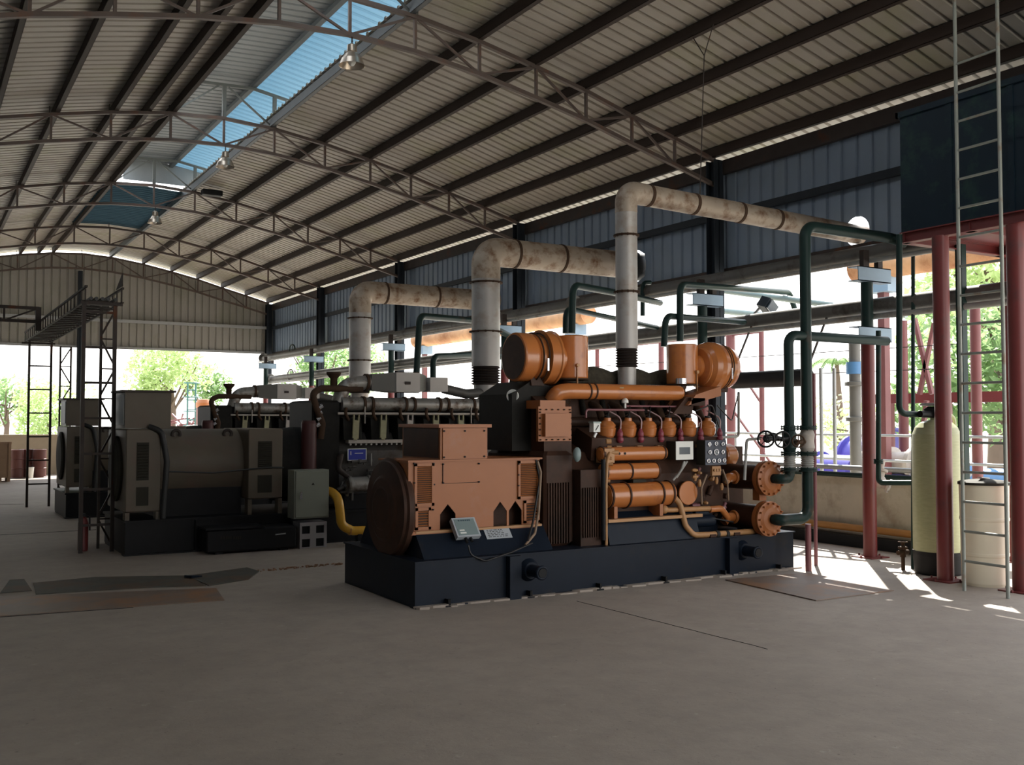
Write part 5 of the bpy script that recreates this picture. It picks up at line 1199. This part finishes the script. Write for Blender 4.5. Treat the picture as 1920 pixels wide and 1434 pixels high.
# dark red cylinder at the tower foot
q = at(155, 968, Y=13.25)
t = thing('fire_extinguisher', 'dark red cylinder low between the tower legs', 'cylinder', (q.x, 13.2, 0))
MB().lathe((q.x, 13.2, 0), (0, 0, 1), [(0.055, 0), (0.06, 0.02), (0.06, 0.34), (0.04, 0.40), (0.02, 0.42)], n=18).build('bottle', 'red_paint', t)
MB().bx(q.x-0.02, q.x+0.02, 13.15, 13.21, 0.42, 0.46).tube([(q.x, 13.2, 0.44), (q.x+0.07, 13.18, 0.42), (q.x+0.07, 13.15, 0.25)], 0.01, 0.04).build('valve', 'black_metal', t)

# drums and crate by the back wall
for i, (px, lbl, mt_) in enumerate(((31, 'left one of three brown drums by the back wall', 'drum_brown'), (51, 'middle brown drum of three by the back wall', 'drum_brown'), (74, 'right brown drum of three by the back wall', 'drum_brown'))):
    q = at(px, 892, Y=30.7 + (0.25 if i == 1 else 0))
    t = thing('oil_drum', lbl, 'drum', (q.x, q.y, 0), 'brown drums by the back wall')
    MB().lathe((q.x, q.y, 0), (0, 0, 1), [(0.175, 0), (0.18, 0.01), (0.17, 0.02), (0.17, 0.25), (0.18, 0.26), (0.17, 0.27), (0.17, 0.5), (0.18, 0.51), (0.17, 0.52), (0.17, 0.76), (0.18, 0.775), (0.165, 0.78), (0.16, 0.77), (0, 0.77)], n=24).build('drum_shell', mt_, t)
    MB().cyl((q.x+0.08, q.y-0.05, 0.77), (q.x+0.08, q.y-0.05, 0.785), 0.025, n=12).build('bung', 'galvanised', t)
q = at(57, 883, Y=30.2)
t = thing('paint_bucket', 'pale bucket on the floor in front of the brown drums', 'bucket', (q.x, 30.3, 0))
MB().lathe((q.x, 30.3, 0), (0, 0, 1), [(0.08, 0), (0.10, 0.28), (0.105, 0.28), (0.105, 0.30), (0, 0.30)], n=20).build('bucket_body', 'white_paint', t)
MB().ring((q.x, 30.3, 0.27), (0, 1, 0.6), 0.11, 0.004, 20, 6).build('bail', 'dark_steel', t)
q = at(4, 893, Y=29.0)
t = thing('wooden_crate', 'tan wooden crate at the left picture edge', 'crate', (q.x-0.1, 29.2, 0))
m = MB(); m.bx(q.x-0.5, q.x+0.19, 28.9, 29.5, 0.10, 1.02); m.build('crate_panels', 'crate_tan', t)
m = MB()
for z in (0.12, 0.55, 0.97): m.bx(q.x-0.51, q.x+0.20, 28.88, 28.9, z, z+0.06)
for x in (q.x-0.5, q.x+0.13): m.bx(x, x+0.06, 28.87, 28.88, 0.1, 1.02)
m.build('crate_battens', 'crate_tan', t)
m = MB(); 
for x in (q.x-0.45, q.x-0.1, q.x+0.1): m.bx(x, x+0.08, 28.9, 29.5, 0, 0.1)
m.build('skids', 'crate_tan', t)

# ================================================================ NAVY TANK ON RED STEEL, LADDER, FILTER TANKS
TX, TY0, TY1, TZ0, TZ1 = 8.86, 4.2, 6.78, 3.56, at(1683, 213, X=8.86).z
t = thing('water_tank', 'big navy steel tank raised on a red frame at the upper right', 'tank', (9.9, 5.5, TZ0))
MB().bx(TX, 11.0, TY0, TY1, TZ0, TZ1).build('tank_shell', 'navy_tank', t)
m = MB(); 
for y in (4.9, 5.55, 6.2): m.bx(TX-0.012, TX, y-0.03, y+0.03, TZ0, TZ1)
m.bx(TX-0.03, 11.0, TY1, TY1+0.03, TZ1-0.06, TZ1); m.bx(TX-0.03, TX, TY0, TY1+0.03, TZ1-0.06, TZ1); m.build('tank_ribs', 'navy_tank', t)
t = thing('tank_platform', 'dark red steel frame with round columns under the navy tank', 'steel frame', (9.8, 5.5, 0))
m = MB()
for (a_, b_) in (((TX+0.02, TY0, 3.50), (TX+0.02, TY1, 3.50)), ((TX, TY1-0.03, 3.50), (11.0, TY1-0.03, 3.50)), ((TX, 6.0, 3.50), (11.0, 6.0, 3.50)), ((10.5, TY0, 3.5), (10.5, TY1, 3.5)), ((TX, 5.1, 3.50), (11.0, 5.1, 3.50))):
    a_, b_ = Vector(a_), Vector(b_); m.bar(a_+Vector((0, 0, .05)), b_+Vector((0, 0, .05)), 0.10, 0.012); m.bar(a_-Vector((0, 0, .05)), b_-Vector((0, 0, .05)), 0.10, 0.012); m.bar(a_, b_, 0.012, 0.1)
m.build('deck_beams', 'red_paint', t)
MB().bx(TX, 11.0, TY0, TY1, 3.548, 3.558).build('deck_plate', 'red_paint', t)
for x, y, r in ((8.87, 6.33, 0.080), (8.92, 5.56, 0.085), (10.72, 6.75, 0.085), (10.75, 5.5, 0.085)):
    c_ = MB().cyl((x, y, 0), (x, y, 3.45), r, n=28).build('column', 'red_paint', t)
    MB().bx(x-0.15, x+0.15, y-0.15, y+0.15, 0, 0.012).bolts((x, y, 0.015), (0, 0, 1), 0.16, 4, r=0.01).build('base_plate', 'red_paint', c_)
q = at(1803, 600, Y=6.7)
t = thing('green_post', 'dark green upright post just left of the ladder', 'post', (q.x, 6.7, 0)); MB().bar((q.x, 6.7, 0), (q.x, 6.7, 3.5), 0.08).build('shaft', 'green_pipe', t); MB().bx(q.x-.09, q.x+.09, 6.61, 6.79, 0, 0.01).build('base_plate', 'green_pipe', t)
upright_ladder(8.485, 8.46, 5.86, 5.41, 5.62, 0.277, 0.28, 'tall grey-green ladder leaning in front of the navy tank and cream barrel', 'ladder_paint', 0.017)
# green filter tank
cx, cy = 9.215, 6.66
t = thing('filter_tank', 'tall yellow-green fibreglass filter tank with a black foot', 'tank', (cx, cy, 0))
rr = 0.243
MB().lathe((cx, cy, 0.16), (0, 0, 1), [(rr*0.8, 0), (rr, 0.06), (rr, 1.22), (rr*0.97, 1.29), (rr*0.86, 1.36), (rr*0.66, 1.41), (rr*0.4, 1.435), (0.06, 1.44), (0.06, 1.46)], n=40).build('vessel', 'frp_tank', t)
MB().lathe((cx, cy, 0), (0, 0, 1), [(rr*0.93, 0), (rr*0.96, 0.02), (rr*1.02, 0.20), (rr*1.02, 0.24)], n=40).build('foot', 'black_metal', t)
v = MB().cbx(cx-0.10, cx+0.10, cy-0.09, cy+0.09, 1.62, 1.74, 0.03).cyl((cx-0.26, cy, 1.66), (cx+0.2, cy, 1.66), 0.035).build('valve_head', 'black_metal', t)
lab(MB().cbx(cx-0.13, cx+0.09, cy-0.11, cy+0.10, 1.745, 1.775, 0.012).build('valve_cover', 'galvanised', v), 'pale cover on the valve head')
MB().tube([(cx+0.15, cy, 1.66), (cx+0.28, cy-0.02, 1.64), (cx+0.28, cy-0.05, 0.3), (cx+0.2, cy-0.15, 0.12)], 0.018, 0.08).build('drain_tube', 'frp_tank', t)
# cream brine barrel
q = at(1853, 1094, Z=0); cx, cy = 8.99, 5.98
t = thing('brine_barrel', 'cream plastic barrel with a dark lid behind the ladder', 'barrel', (cx, cy, 0))
r2 = 0.218
MB().lathe((cx, cy, 0), (0, 0, 1), [(r2*0.93, 0), (r2*0.97, 0.03), (r2*0.98, 0.28), (r2*1.01, 0.29), (r2*1.01, 0.31), (r2*0.99, 0.32), (r2, 0.62), (r2*1.03, 0.63), (r2*1.03, 0.65), (r2*1.01, 0.66), (r2*1.03, 0.97)], n=40).build('barrel_body', 'brine_tank', t)
MB().lathe((cx, cy, 0.97), (0, 0, 1), [(r2*1.08, 0), (r2*1.08, 0.025), (r2*0.9, 0.04), (0, 0.06)], n=40).build('lid', 'vent_dark', t)
MB().obox((cx, cy, 1.035), (0.3, 0.04, 0.01), (0, 4, 20)).build('lid_strap', 'pale_cast', t)

# ================================================================ LOOSE PLATES ON THE FLOOR
def floor_poly(pp, h, name, mt_, label, cat='steel plate'):
    P_ = [at(a_, b_, Z=0) for a_, b_ in pp]; P_ = [(p.x, p.y) for p in P_]
    return one(name, MB().prism(P_, 'z', 0.002, h), mt_, label, cat)
floor_poly([(1360, 1088), (1513, 1075), (1676, 1108), (1530, 1127)], 0.010, 'steel_plate', 'steel_plate', 'rusty steel plate on the floor at the right end of the orange generator')
floor_poly([(67, 1115), (63, 1094), (178, 1083), (352, 1080), (386, 1099), (284, 1102)], 0.009, 'trench_cover', 'floor_plate', 'dark greenish cover plate on the floor at the left, the longer one')
floor_poly([(350, 1081), (463, 1065), (486, 1072), (466, 1087), (392, 1099)], 0.010, 'trench_cover', 'floor_plate', 'dark greenish cover plate at the right end of the longer one')
floor_poly([(0, 1120), (405, 1103), (421, 1126), (248, 1138), (0, 1156)], 0.006, 'trench_cover', 'steel_plate', 'broad brownish plate nearest the camera at the left floor')
floor_poly([(0, 1113), (60, 1108), (45, 1086), (18, 1088)], 0.007, 'trench_cover', 'floor_plate', 'small dark plate at the left picture edge')
rnd = random.Random(5); m = MB()
for k in range(90):
    px = rnd.uniform(480, 640); p = at(px, 1071-(px-480)*0.085+rnd.uniform(-1.5, 1.5), Z=0); s_ = rnd.uniform(0.008, 0.02); m.obox((p.x, p.y, s_*0.4), (s_*1.6, s_, s_*0.8), (0, 0, rnd.uniform(0, 90)))
o = m.build('rubble', 'metal_chips'); tag(o, 'thin line of rubble in the floor joint left of the orange generator', 'rubble'); o['kind'] = 'stuff'
def joint(pa, pb, w, n):
    a_, b_ = at(*pa, Z=0), at(*pb, Z=0); return crack([(a_.x, a_.y), ((a_.x+b_.x)/2, (a_.y+b_.y)/2+0.003), (b_.x, b_.y)], w, n, '')
joint((0, 1003), (180, 993), 0.03, 'trim_8'); joint((0, 946), (45, 945), 0.03, 'trim_9')
joint((0, 1157), (250, 1139), 0.012, 'trim_10')
one('blue_rag', MB().obox(at(362, 1084, Z=0)+Vector((0, 0, 0.02)), (0.14, 0.10, 0.02), (0, 6, 30)), 'navy_paint', 'small dark blue rag lying on the floor cover plates', 'rag')

# ================================================================ OUTDOORS
# pile-up of the yard on the right
def fence_post(px, y0p, x, z1, r, label, mt_='red_weathered', name='steel_post', group='red steel posts in the yard'):
    q = at(px, y0p, X=x)
    if x == 14:
        MB().cyl((x, q.y, -0.125), (x, q.y, z1), r, n=14).build('post', mt_, GANTRY); return q.y
    t = thing(name, label, 'post', (x, q.y, -0.125), group)
    MB().cyl((x, q.y, -0.125), (x, q.y, z1), r, n=14).build('shaft', mt_, t); MB().bx(x-r*2, x+r*2, q.y-r*2, q.y+r*2, -0.125, -0.11).build('base_plate', mt_, t); return q.y
ys = {}
GANTRY = thing('steel_gantry', 'reddish steel gantry posts and beams with cross bracing out in the yard', 'steel frame', (14, 10, -0.125))
for px, x, z1, r, l in ((1240, 14, 3.3, 0.06, 'reddish yard post behind the left of the right air filter'), (1370, 14, 3.6, 0.09, 'reddish yard post just right of the right air filter'),
    (1428, 14, 3.6, 0.05, 'thin reddish yard post left of the green risers'), (1120, 14, 3.3, 0.05, 'reddish yard post between the left filter and the thin exhaust pipe'), (1655, 14, 3.0, 0.09, 'reddish yard post right of the red round indoor post'), (1668, 15, 1.9, 0.08, 'shorter reddish yard post'),
    (1693, 13.7, 3.2, 0.08, 'reddish yard post beside the green filter tank'), (1830, 12.4, 3.2, 0.07, 'reddish yard post between the navy tank columns'), (1776, 14, 1.9, 0.07, 'short reddish yard post right of the green filter tank')):
    ys[px] = fence_post(px, 700, x, z1, r, l)
t = GANTRY
MB().bar((14, ys[1370], 1.85), (14, ys[1120], 1.85), 0.10).bar((14, ys[1428], 3.3), (14, ys[1120]+3, 3.3), 0.06).build('rail', 'red_weathered', t)
MB().bar((14.0, ys[1655]+0.3, 1.95), (14.0, 5.6, 1.95), 0.12, 0.16).build('main_beam', 'red_paint', t)
for a_, b_ in (((ys[1370], 1.85), (ys[1428]-1.0, 0.0)), ((ys[1428]-1.0, 1.0), (ys[1370], 0.2)), ((ys[1428], 1.9), (ys[1370]+.4, 3.3))):
    MB().bar((14, a_[0], a_[1]), (14, b_[0], b_[1]), 0.035).build('brace', 'red_weathered', t)
for px0, px1, z0_, z1_ in ((1715, 1745, 3.2, 2.0), (1752, 1722, 3.1, 2.0), (1735, 1720, 1.9, 1.0)):
    a_, b_ = at(px0, 600, X=13.6), at(px1, 600, X=13.6); MB().bar((13.6, a_.y, z0_), (13.6, b_.y, z1_), 0.06).build('brace', 'red_weathered', t)
m = MB()
for z in (2.45, 2.8):
    m.bar((13.0, 20, z), (13.0, 9, z-0.1), 0.012)
m.build('stay_wires', 'dark_steel', t)
# handrail
t = thing('handrail', 'pale handrail with thin posts in the yard behind the low wall', 'railing', (12.3, 10.5, -0.125))
for z in (0.98, 1.35): MB().tube([(12.3, 6.2, z+0.02), (12.3, 14.5, z+0.02)], 0.02).build('rail', 'galvanised', t)
for i in range(7): MB().cyl((12.3, 6.6+i*1.25, -0.125), (12.3, 6.6+i*1.25, 1.37), 0.018, n=10).build('post', 'galvanised', t)
for px, l in ((1541, 'left of two pale upright pipes behind the tallest green riser'), (1566, 'right of two pale upright pipes left of the red round post')):
    q0, q1 = at(px, 872, X=10.9), at(px, 690, X=10.9)
    pipe([(10.9, q0.y, -0.12), (10.9, q0.y, q1.z)], 0.026, 'yard_pipe', l, 'galvanised', group='pale upright pipes')
# purple compressors
def machine(pxc, x, w, h, mt_, label, z0=0.25):
    q = at(pxc, 830, X=x); y = q.y
    t = thing('compressor', label, 'machine', (x, y, -0.125))
    MB().lathe((x, y-w*0.3, z0+h*0.45), (0, 1, 0), [(h*0.3, 0), (h*0.36, 0.04), (h*0.36, w*0.5), (h*0.42, w*0.52), (h*0.42, w*0.56), (h*0.3, w*0.6)], n=24).build('motor', mt_, t)
    b_ = MB().cbx(x-0.2, x+0.2, y-w*0.55, y-w*0.28, z0, z0+h*1.0, 0.04).lathe((x, y-w*0.42, z0+h), (0, 0, 1), [(0.13, 0), (0.13, 0.12), (0.17, 0.13), (0.17, 0.17)], n=18).build('pump_body', mt_, t)
    MB().bolts((x-0.2, y-w*0.42, z0+h*0.5), (1, 0, 0), 0.12, 6, r=0.02).build('cover_bolts', 'galvanised', b_)
    MB().bx(x-0.3, x+0.3, y-w*0.6, y+w*0.35, -0.125, z0).build('plinth', mt_, t)
machine(1570, 13.2, 1.6, 0.95, 'purple_machine', 'purple blue compressor in the yard left of the red round post')
machine(1622, 16.4, 1.3, 1.2, 'purple_machine', 'purple pump partly hidden by the red round post')
machine(1860, 13.5, 1.2, 0.8, 'sky_blue_machine', 'blue machine in the yard behind the ladder')
q = at(1678, 838, X=12.8)
t = thing('yard_pump', 'pale grey flanged pipe section in the yard left of the green filter tank', 'pump', (12.8, q.y, -0.125))
MB().lathe((12.8, q.y+0.6, 0.95), (0, -1, 0), [(0.16, 0), (0.16, 0.5), (0.24, 0.51), (0.24, 0.58), (0.16, 0.59), (0.18, 0.9), (0.24, 0.91), (0.24, 0.98), (0.15, 0.99), (0.15, 1.3)], n=28).build('pipe_body', 'pale_cast', t)
MB().bx(12.6, 13.0, q.y-0.5, q.y+0.4, -0.125, 0.78).build('plinth', 'purple_machine', t)
# stacked column of flanged blocks
q = at(1604, 800, X=11.5)
t = thing('separator_column', 'slim grey and blue flanged column behind the red round post', 'column', (11.5, q.y, -0.125))
MB().lathe((11.5, q.y, -0.125), (0, 0, 1), [(0.08, 0), (0.08, 1.7), (0.13, 1.71), (0.13, 1.76), (0.08, 1.77), (0.08, 2.2), (0.14, 2.21), (0.14, 2.26), (0.08, 2.27), (0.08, 2.9)], n=20).build('shaft', 'cooler_grey', t)
MB().cyl((11.5, q.y, 2.25), (11.5, q.y, 2.42), 0.12, n=20).build('blue_collar', 'sky_blue_machine', t)
# fat insulated orange pipes outside, high up
for ya, yb, z, l in ((6.2, 10.4, 3.93, 'fat orange-brown insulated pipe seen just below the navy tank'), (17.5, 26.0, 3.88, 'fat orange-brown insulated pipe seen above the left air filter')):
    t = thing('insulated_pipe', l, 'pipe', (12.5, (ya+yb)/2, -0.125), 'fat insulated pipes in the yard')
    MB().cyl((12.5, ya, z), (12.5, yb, z), 0.21, n=28).build('pipe_run', 'orange_insulation', t)
    for y in (ya+0.5, yb-0.5):
        MB().bx(12.35, 12.65, y-0.2, y+0.2, z-0.42, z-0.19).build('saddle', 'beam_blue', t); MB().bx(12.44, 12.56, y-0.06, y+0.06, -0.125, z-0.42).build('stand', 'red_weathered', t)
# teal caged ladder and tank outside the back opening
q0, q1 = at(351, 800, Y=36), at(366, 800, Y=36)
t = thing('caged_ladder', 'teal caged ladder outside, left of the farthest engine', 'ladder', ((q0.x+q1.x)/2, 36, -0.125))
for x in (q0.x, q1.x): MB().cyl((x, 36, -0.125), (x, 36, 2.9), 0.03, n=8).build('stringer', 'teal_ladder', t)
for k in range(8): MB().cyl((q0.x, 36, 0.2+k*0.35), (q1.x, 36, 0.2+k*0.35), 0.022, n=8).build('rung', 'teal_ladder', t)
m = MB()
for k in range(4): m.ring(((q0.x+q1.x)/2, 36.0, 1.4+k*0.5), (0, 0, 1), 0.26, 0.02, 18, 6)
m.build('cage', 'teal_ladder', t)
q = at(382, 780, Y=35)
t = thing('storage_drum', 'grey cylinder with an orange top outside behind the farthest engine', 'tank', (q.x, 35, -0.125))
MB().lathe((q.x, 35, -0.125), (0, 0, 1), [(0.24, 0), (0.26, 0.03), (0.26, 2.1), (0.24, 2.15)], n=28).build('shell', 'drum_brown', t)
lab(MB().lathe((q.x, 35, 2.02), (0, 0, 1), [(0.27, 0), (0.27, 0.16), (0.2, 0.28), (0, 0.30)], n=28).build('top', 'orange_matte', t), 'orange cap')
q = at(364, 830, Y=33.5)
t = thing('white_bin', 'white bin with a grey lid outside the back wall', 'bin', (q.x, 33.5, -0.125))
MB().cbx(q.x-0.17, q.x+0.17, 33.3, 33.7, -0.125, 1.36, 0.02).build('bin_body', 'white_paint', t); MB().cbx(q.x-0.2, q.x+0.2, 33.27, 33.73, 1.36, 1.43, 0.015).build('bin_lid', 'galvanised', t)
rnd = random.Random(11); q = at(338, 790, Y=37); m = MB()
for k in range(60):
    p = Vector((q.x+rnd.gauss(0, 0.35), 37+rnd.uniform(-0.5, 0.5), rnd.uniform(0.25, 1.75))); d = Vector((rnd.uniform(-1, 1), rnd.uniform(-1, 1), rnd.uniform(-.5, .5))).normalized(); m.bar(p-d*0.3, p+d*0.3, 0.05)
o = m.build('scrap_pile', 'red_weathered'); tag(o, 'heap of rusty scrap bars outside beside the teal ladder', 'scrap'); o['kind'] = 'stuff'
MBs = MB().bx(q.x-0.9, q.x+0.9, 36.4, 37.6, -0.125, 0.05); one('scrap_pallet', MBs, 'crate_tan', 'low pallet under the heap of rusty scrap', 'pallet')

# trees: trunk, branches, crown of leaves
LEAF = [(-0.5, 0, 0), (-0.15, 0.22, 0.03), (0.5, 0, 0), (-0.15, -0.22, 0.03)]
def tree(x, y, h, cr, label, mt_='foliage', seed=1, n=1600, cz=0.62, leaf=0.22, palm=False, cat='tree'):
    rnd = random.Random(seed)
    t = thing('palm_tree' if palm else 'leafy_tree' if cat == 'tree' else 'shrub', label, cat, (x, y, -0.125), 'greenery beyond the shed')
    m = MB(); m.tube([(x, y, -0.125), (x+0.1*h*0.2, y, h*0.35), (x, y+0.05, h*cz)], [0.035*h, 0.025*h, 0.015*h])
    if not palm:
        for k in range(7):
            a = rnd.uniform(0, 6.28); e = Vector((x+math.cos(a)*cr*0.6, y+math.sin(a)*cr*0.6, h*cz+rnd.uniform(-.1, .5)*cr)); m.tube([(x, y, h*(0.3+0.04*k)), e], [0.012*h, 0.004*h], n=6)
    m.build('trunk', 'bark', t)
    if palm:
        for k in range(14):
            a = k*2.4; f = MB(); L = cr
            pts = [Vector((x+math.cos(a)*L*s, y+math.sin(a)*L*s, h*cz+L*(0.75*s-1.0*s*s))) for s in (0, .25, .5, .75, 1)]
            f.tube(pts, 0.02, n=5)
            for i in range(16):
                s = 0.1+0.9*i/16; p = Vector((x+math.cos(a)*L*s, y+math.sin(a)*L*s, h*cz+L*(0.75*s-s*s)))
                for sd in (-1, 1):
                    dr = Vector((-math.sin(a)*sd, math.cos(a)*sd, -0.6)); q_ = p+dr*L*0.3*(1-0.5*s)
                    f.add([p, p+Vector((math.cos(a), math.sin(a), 0))*0.08*L, q_], [(0, 1, 2)])
            f.build('frond', mt_, t)
        return
    m = MB(); cl = []
    for k in range(16):
        a = rnd.uniform(0, 6.28); rr_ = cr*math.sqrt(rnd.random())*0.75; cl.append((Vector((x+math.cos(a)*rr_, y+math.sin(a)*rr_, h*cz+rnd.uniform(-0.4, 0.75)*cr*0.9)), cr*rnd.uniform(0.25, 0.45)))
    from mathutils import Euler
    for k in range(n):
        c, rr_ = rnd.choice(cl); d = Vector((rnd.gauss(0, 1), rnd.gauss(0, 1), rnd.gauss(0, 0.8))).normalized()*rr_*rnd.uniform(0.6, 1.05)
        rt = Euler((rnd.uniform(-1, 1), rnd.uniform(-1, 1), rnd.uniform(0, 6.28))).to_matrix(); s = leaf*rnd.uniform(0.7, 1.3)
        m.add([c+d+rt@(Vector(v_)*s) for v_ in LEAF], [(0, 1, 2, 3)])
    m.build('crown', mt_, t)
q = at(320, 787, Y=48); tree(q.x, 48, 5.6, 2.0, 'broad leafy tree outside the back opening above the grey generators', 'foliage_light', 2, 2600, 0.60, 0.28)
q = at(385, 787, Y=52); tree(q.x, 52, 5.0, 1.6, 'smaller leafy tree right of the broad one outside the back opening', 'foliage', 3, 1500, 0.60, 0.26)
q = at(90, 787, Y=46); tree(q.x, 46, 3.2, 1.9, 'low leafy bush seen between the two lattice towers', 'foliage_light', 4, 2200, 0.5, 0.25)
q = at(10, 787, Y=52); tree(q.x, 52, 4.2, 1.5, 'leafy bush at the left picture edge outside', 'foliage', 5, 1300, 0.55, 0.25)
q = at(600, 787, X=16); tree(16, q.y, 6.0, 2.0, 'leafy tree outside left of the farthest exhaust riser', 'foliage', 6, 1800, 0.62, 0.28)
q = at(660, 787, X=20); tree(20, q.y, 6.6, 2.2, 'leafy tree outside behind the farthest exhaust riser', 'foliage', 7, 1800, 0.62, 0.3)
q = at(1572, 787, X=30); tree(30, q.y, 5.2, 1.2, 'small palm tree far outside between the green risers and the red post', 'foliage', 8, palm=True, cz=0.72)
q = at(1895, 787, X=17); tree(17, q.y, 4.6, 2.3, 'dense dark green tree at the right picture edge', 'foliage', 9, 4200, 0.55, 0.22)
q = at(1870, 787, X=24); tree(24, q.y, 8.5, 2.4, 'tall green tree behind the red columns at the right', 'foliage_light', 12, 2600, 0.62, 0.3)
q = at(1590, 787, X=22); tree(22, q.y, 2.4, 1.2, 'pale bush far out in the yard left of the red round post', 'foliage_light', 13, 700, 0.5, 0.2)
q = at(1210, 787, X=22); tree(22, q.y, 3.2, 1.5, 'pale bush far out behind the thin exhaust pipe', 'foliage_light', 14, 700, 0.5, 0.2)
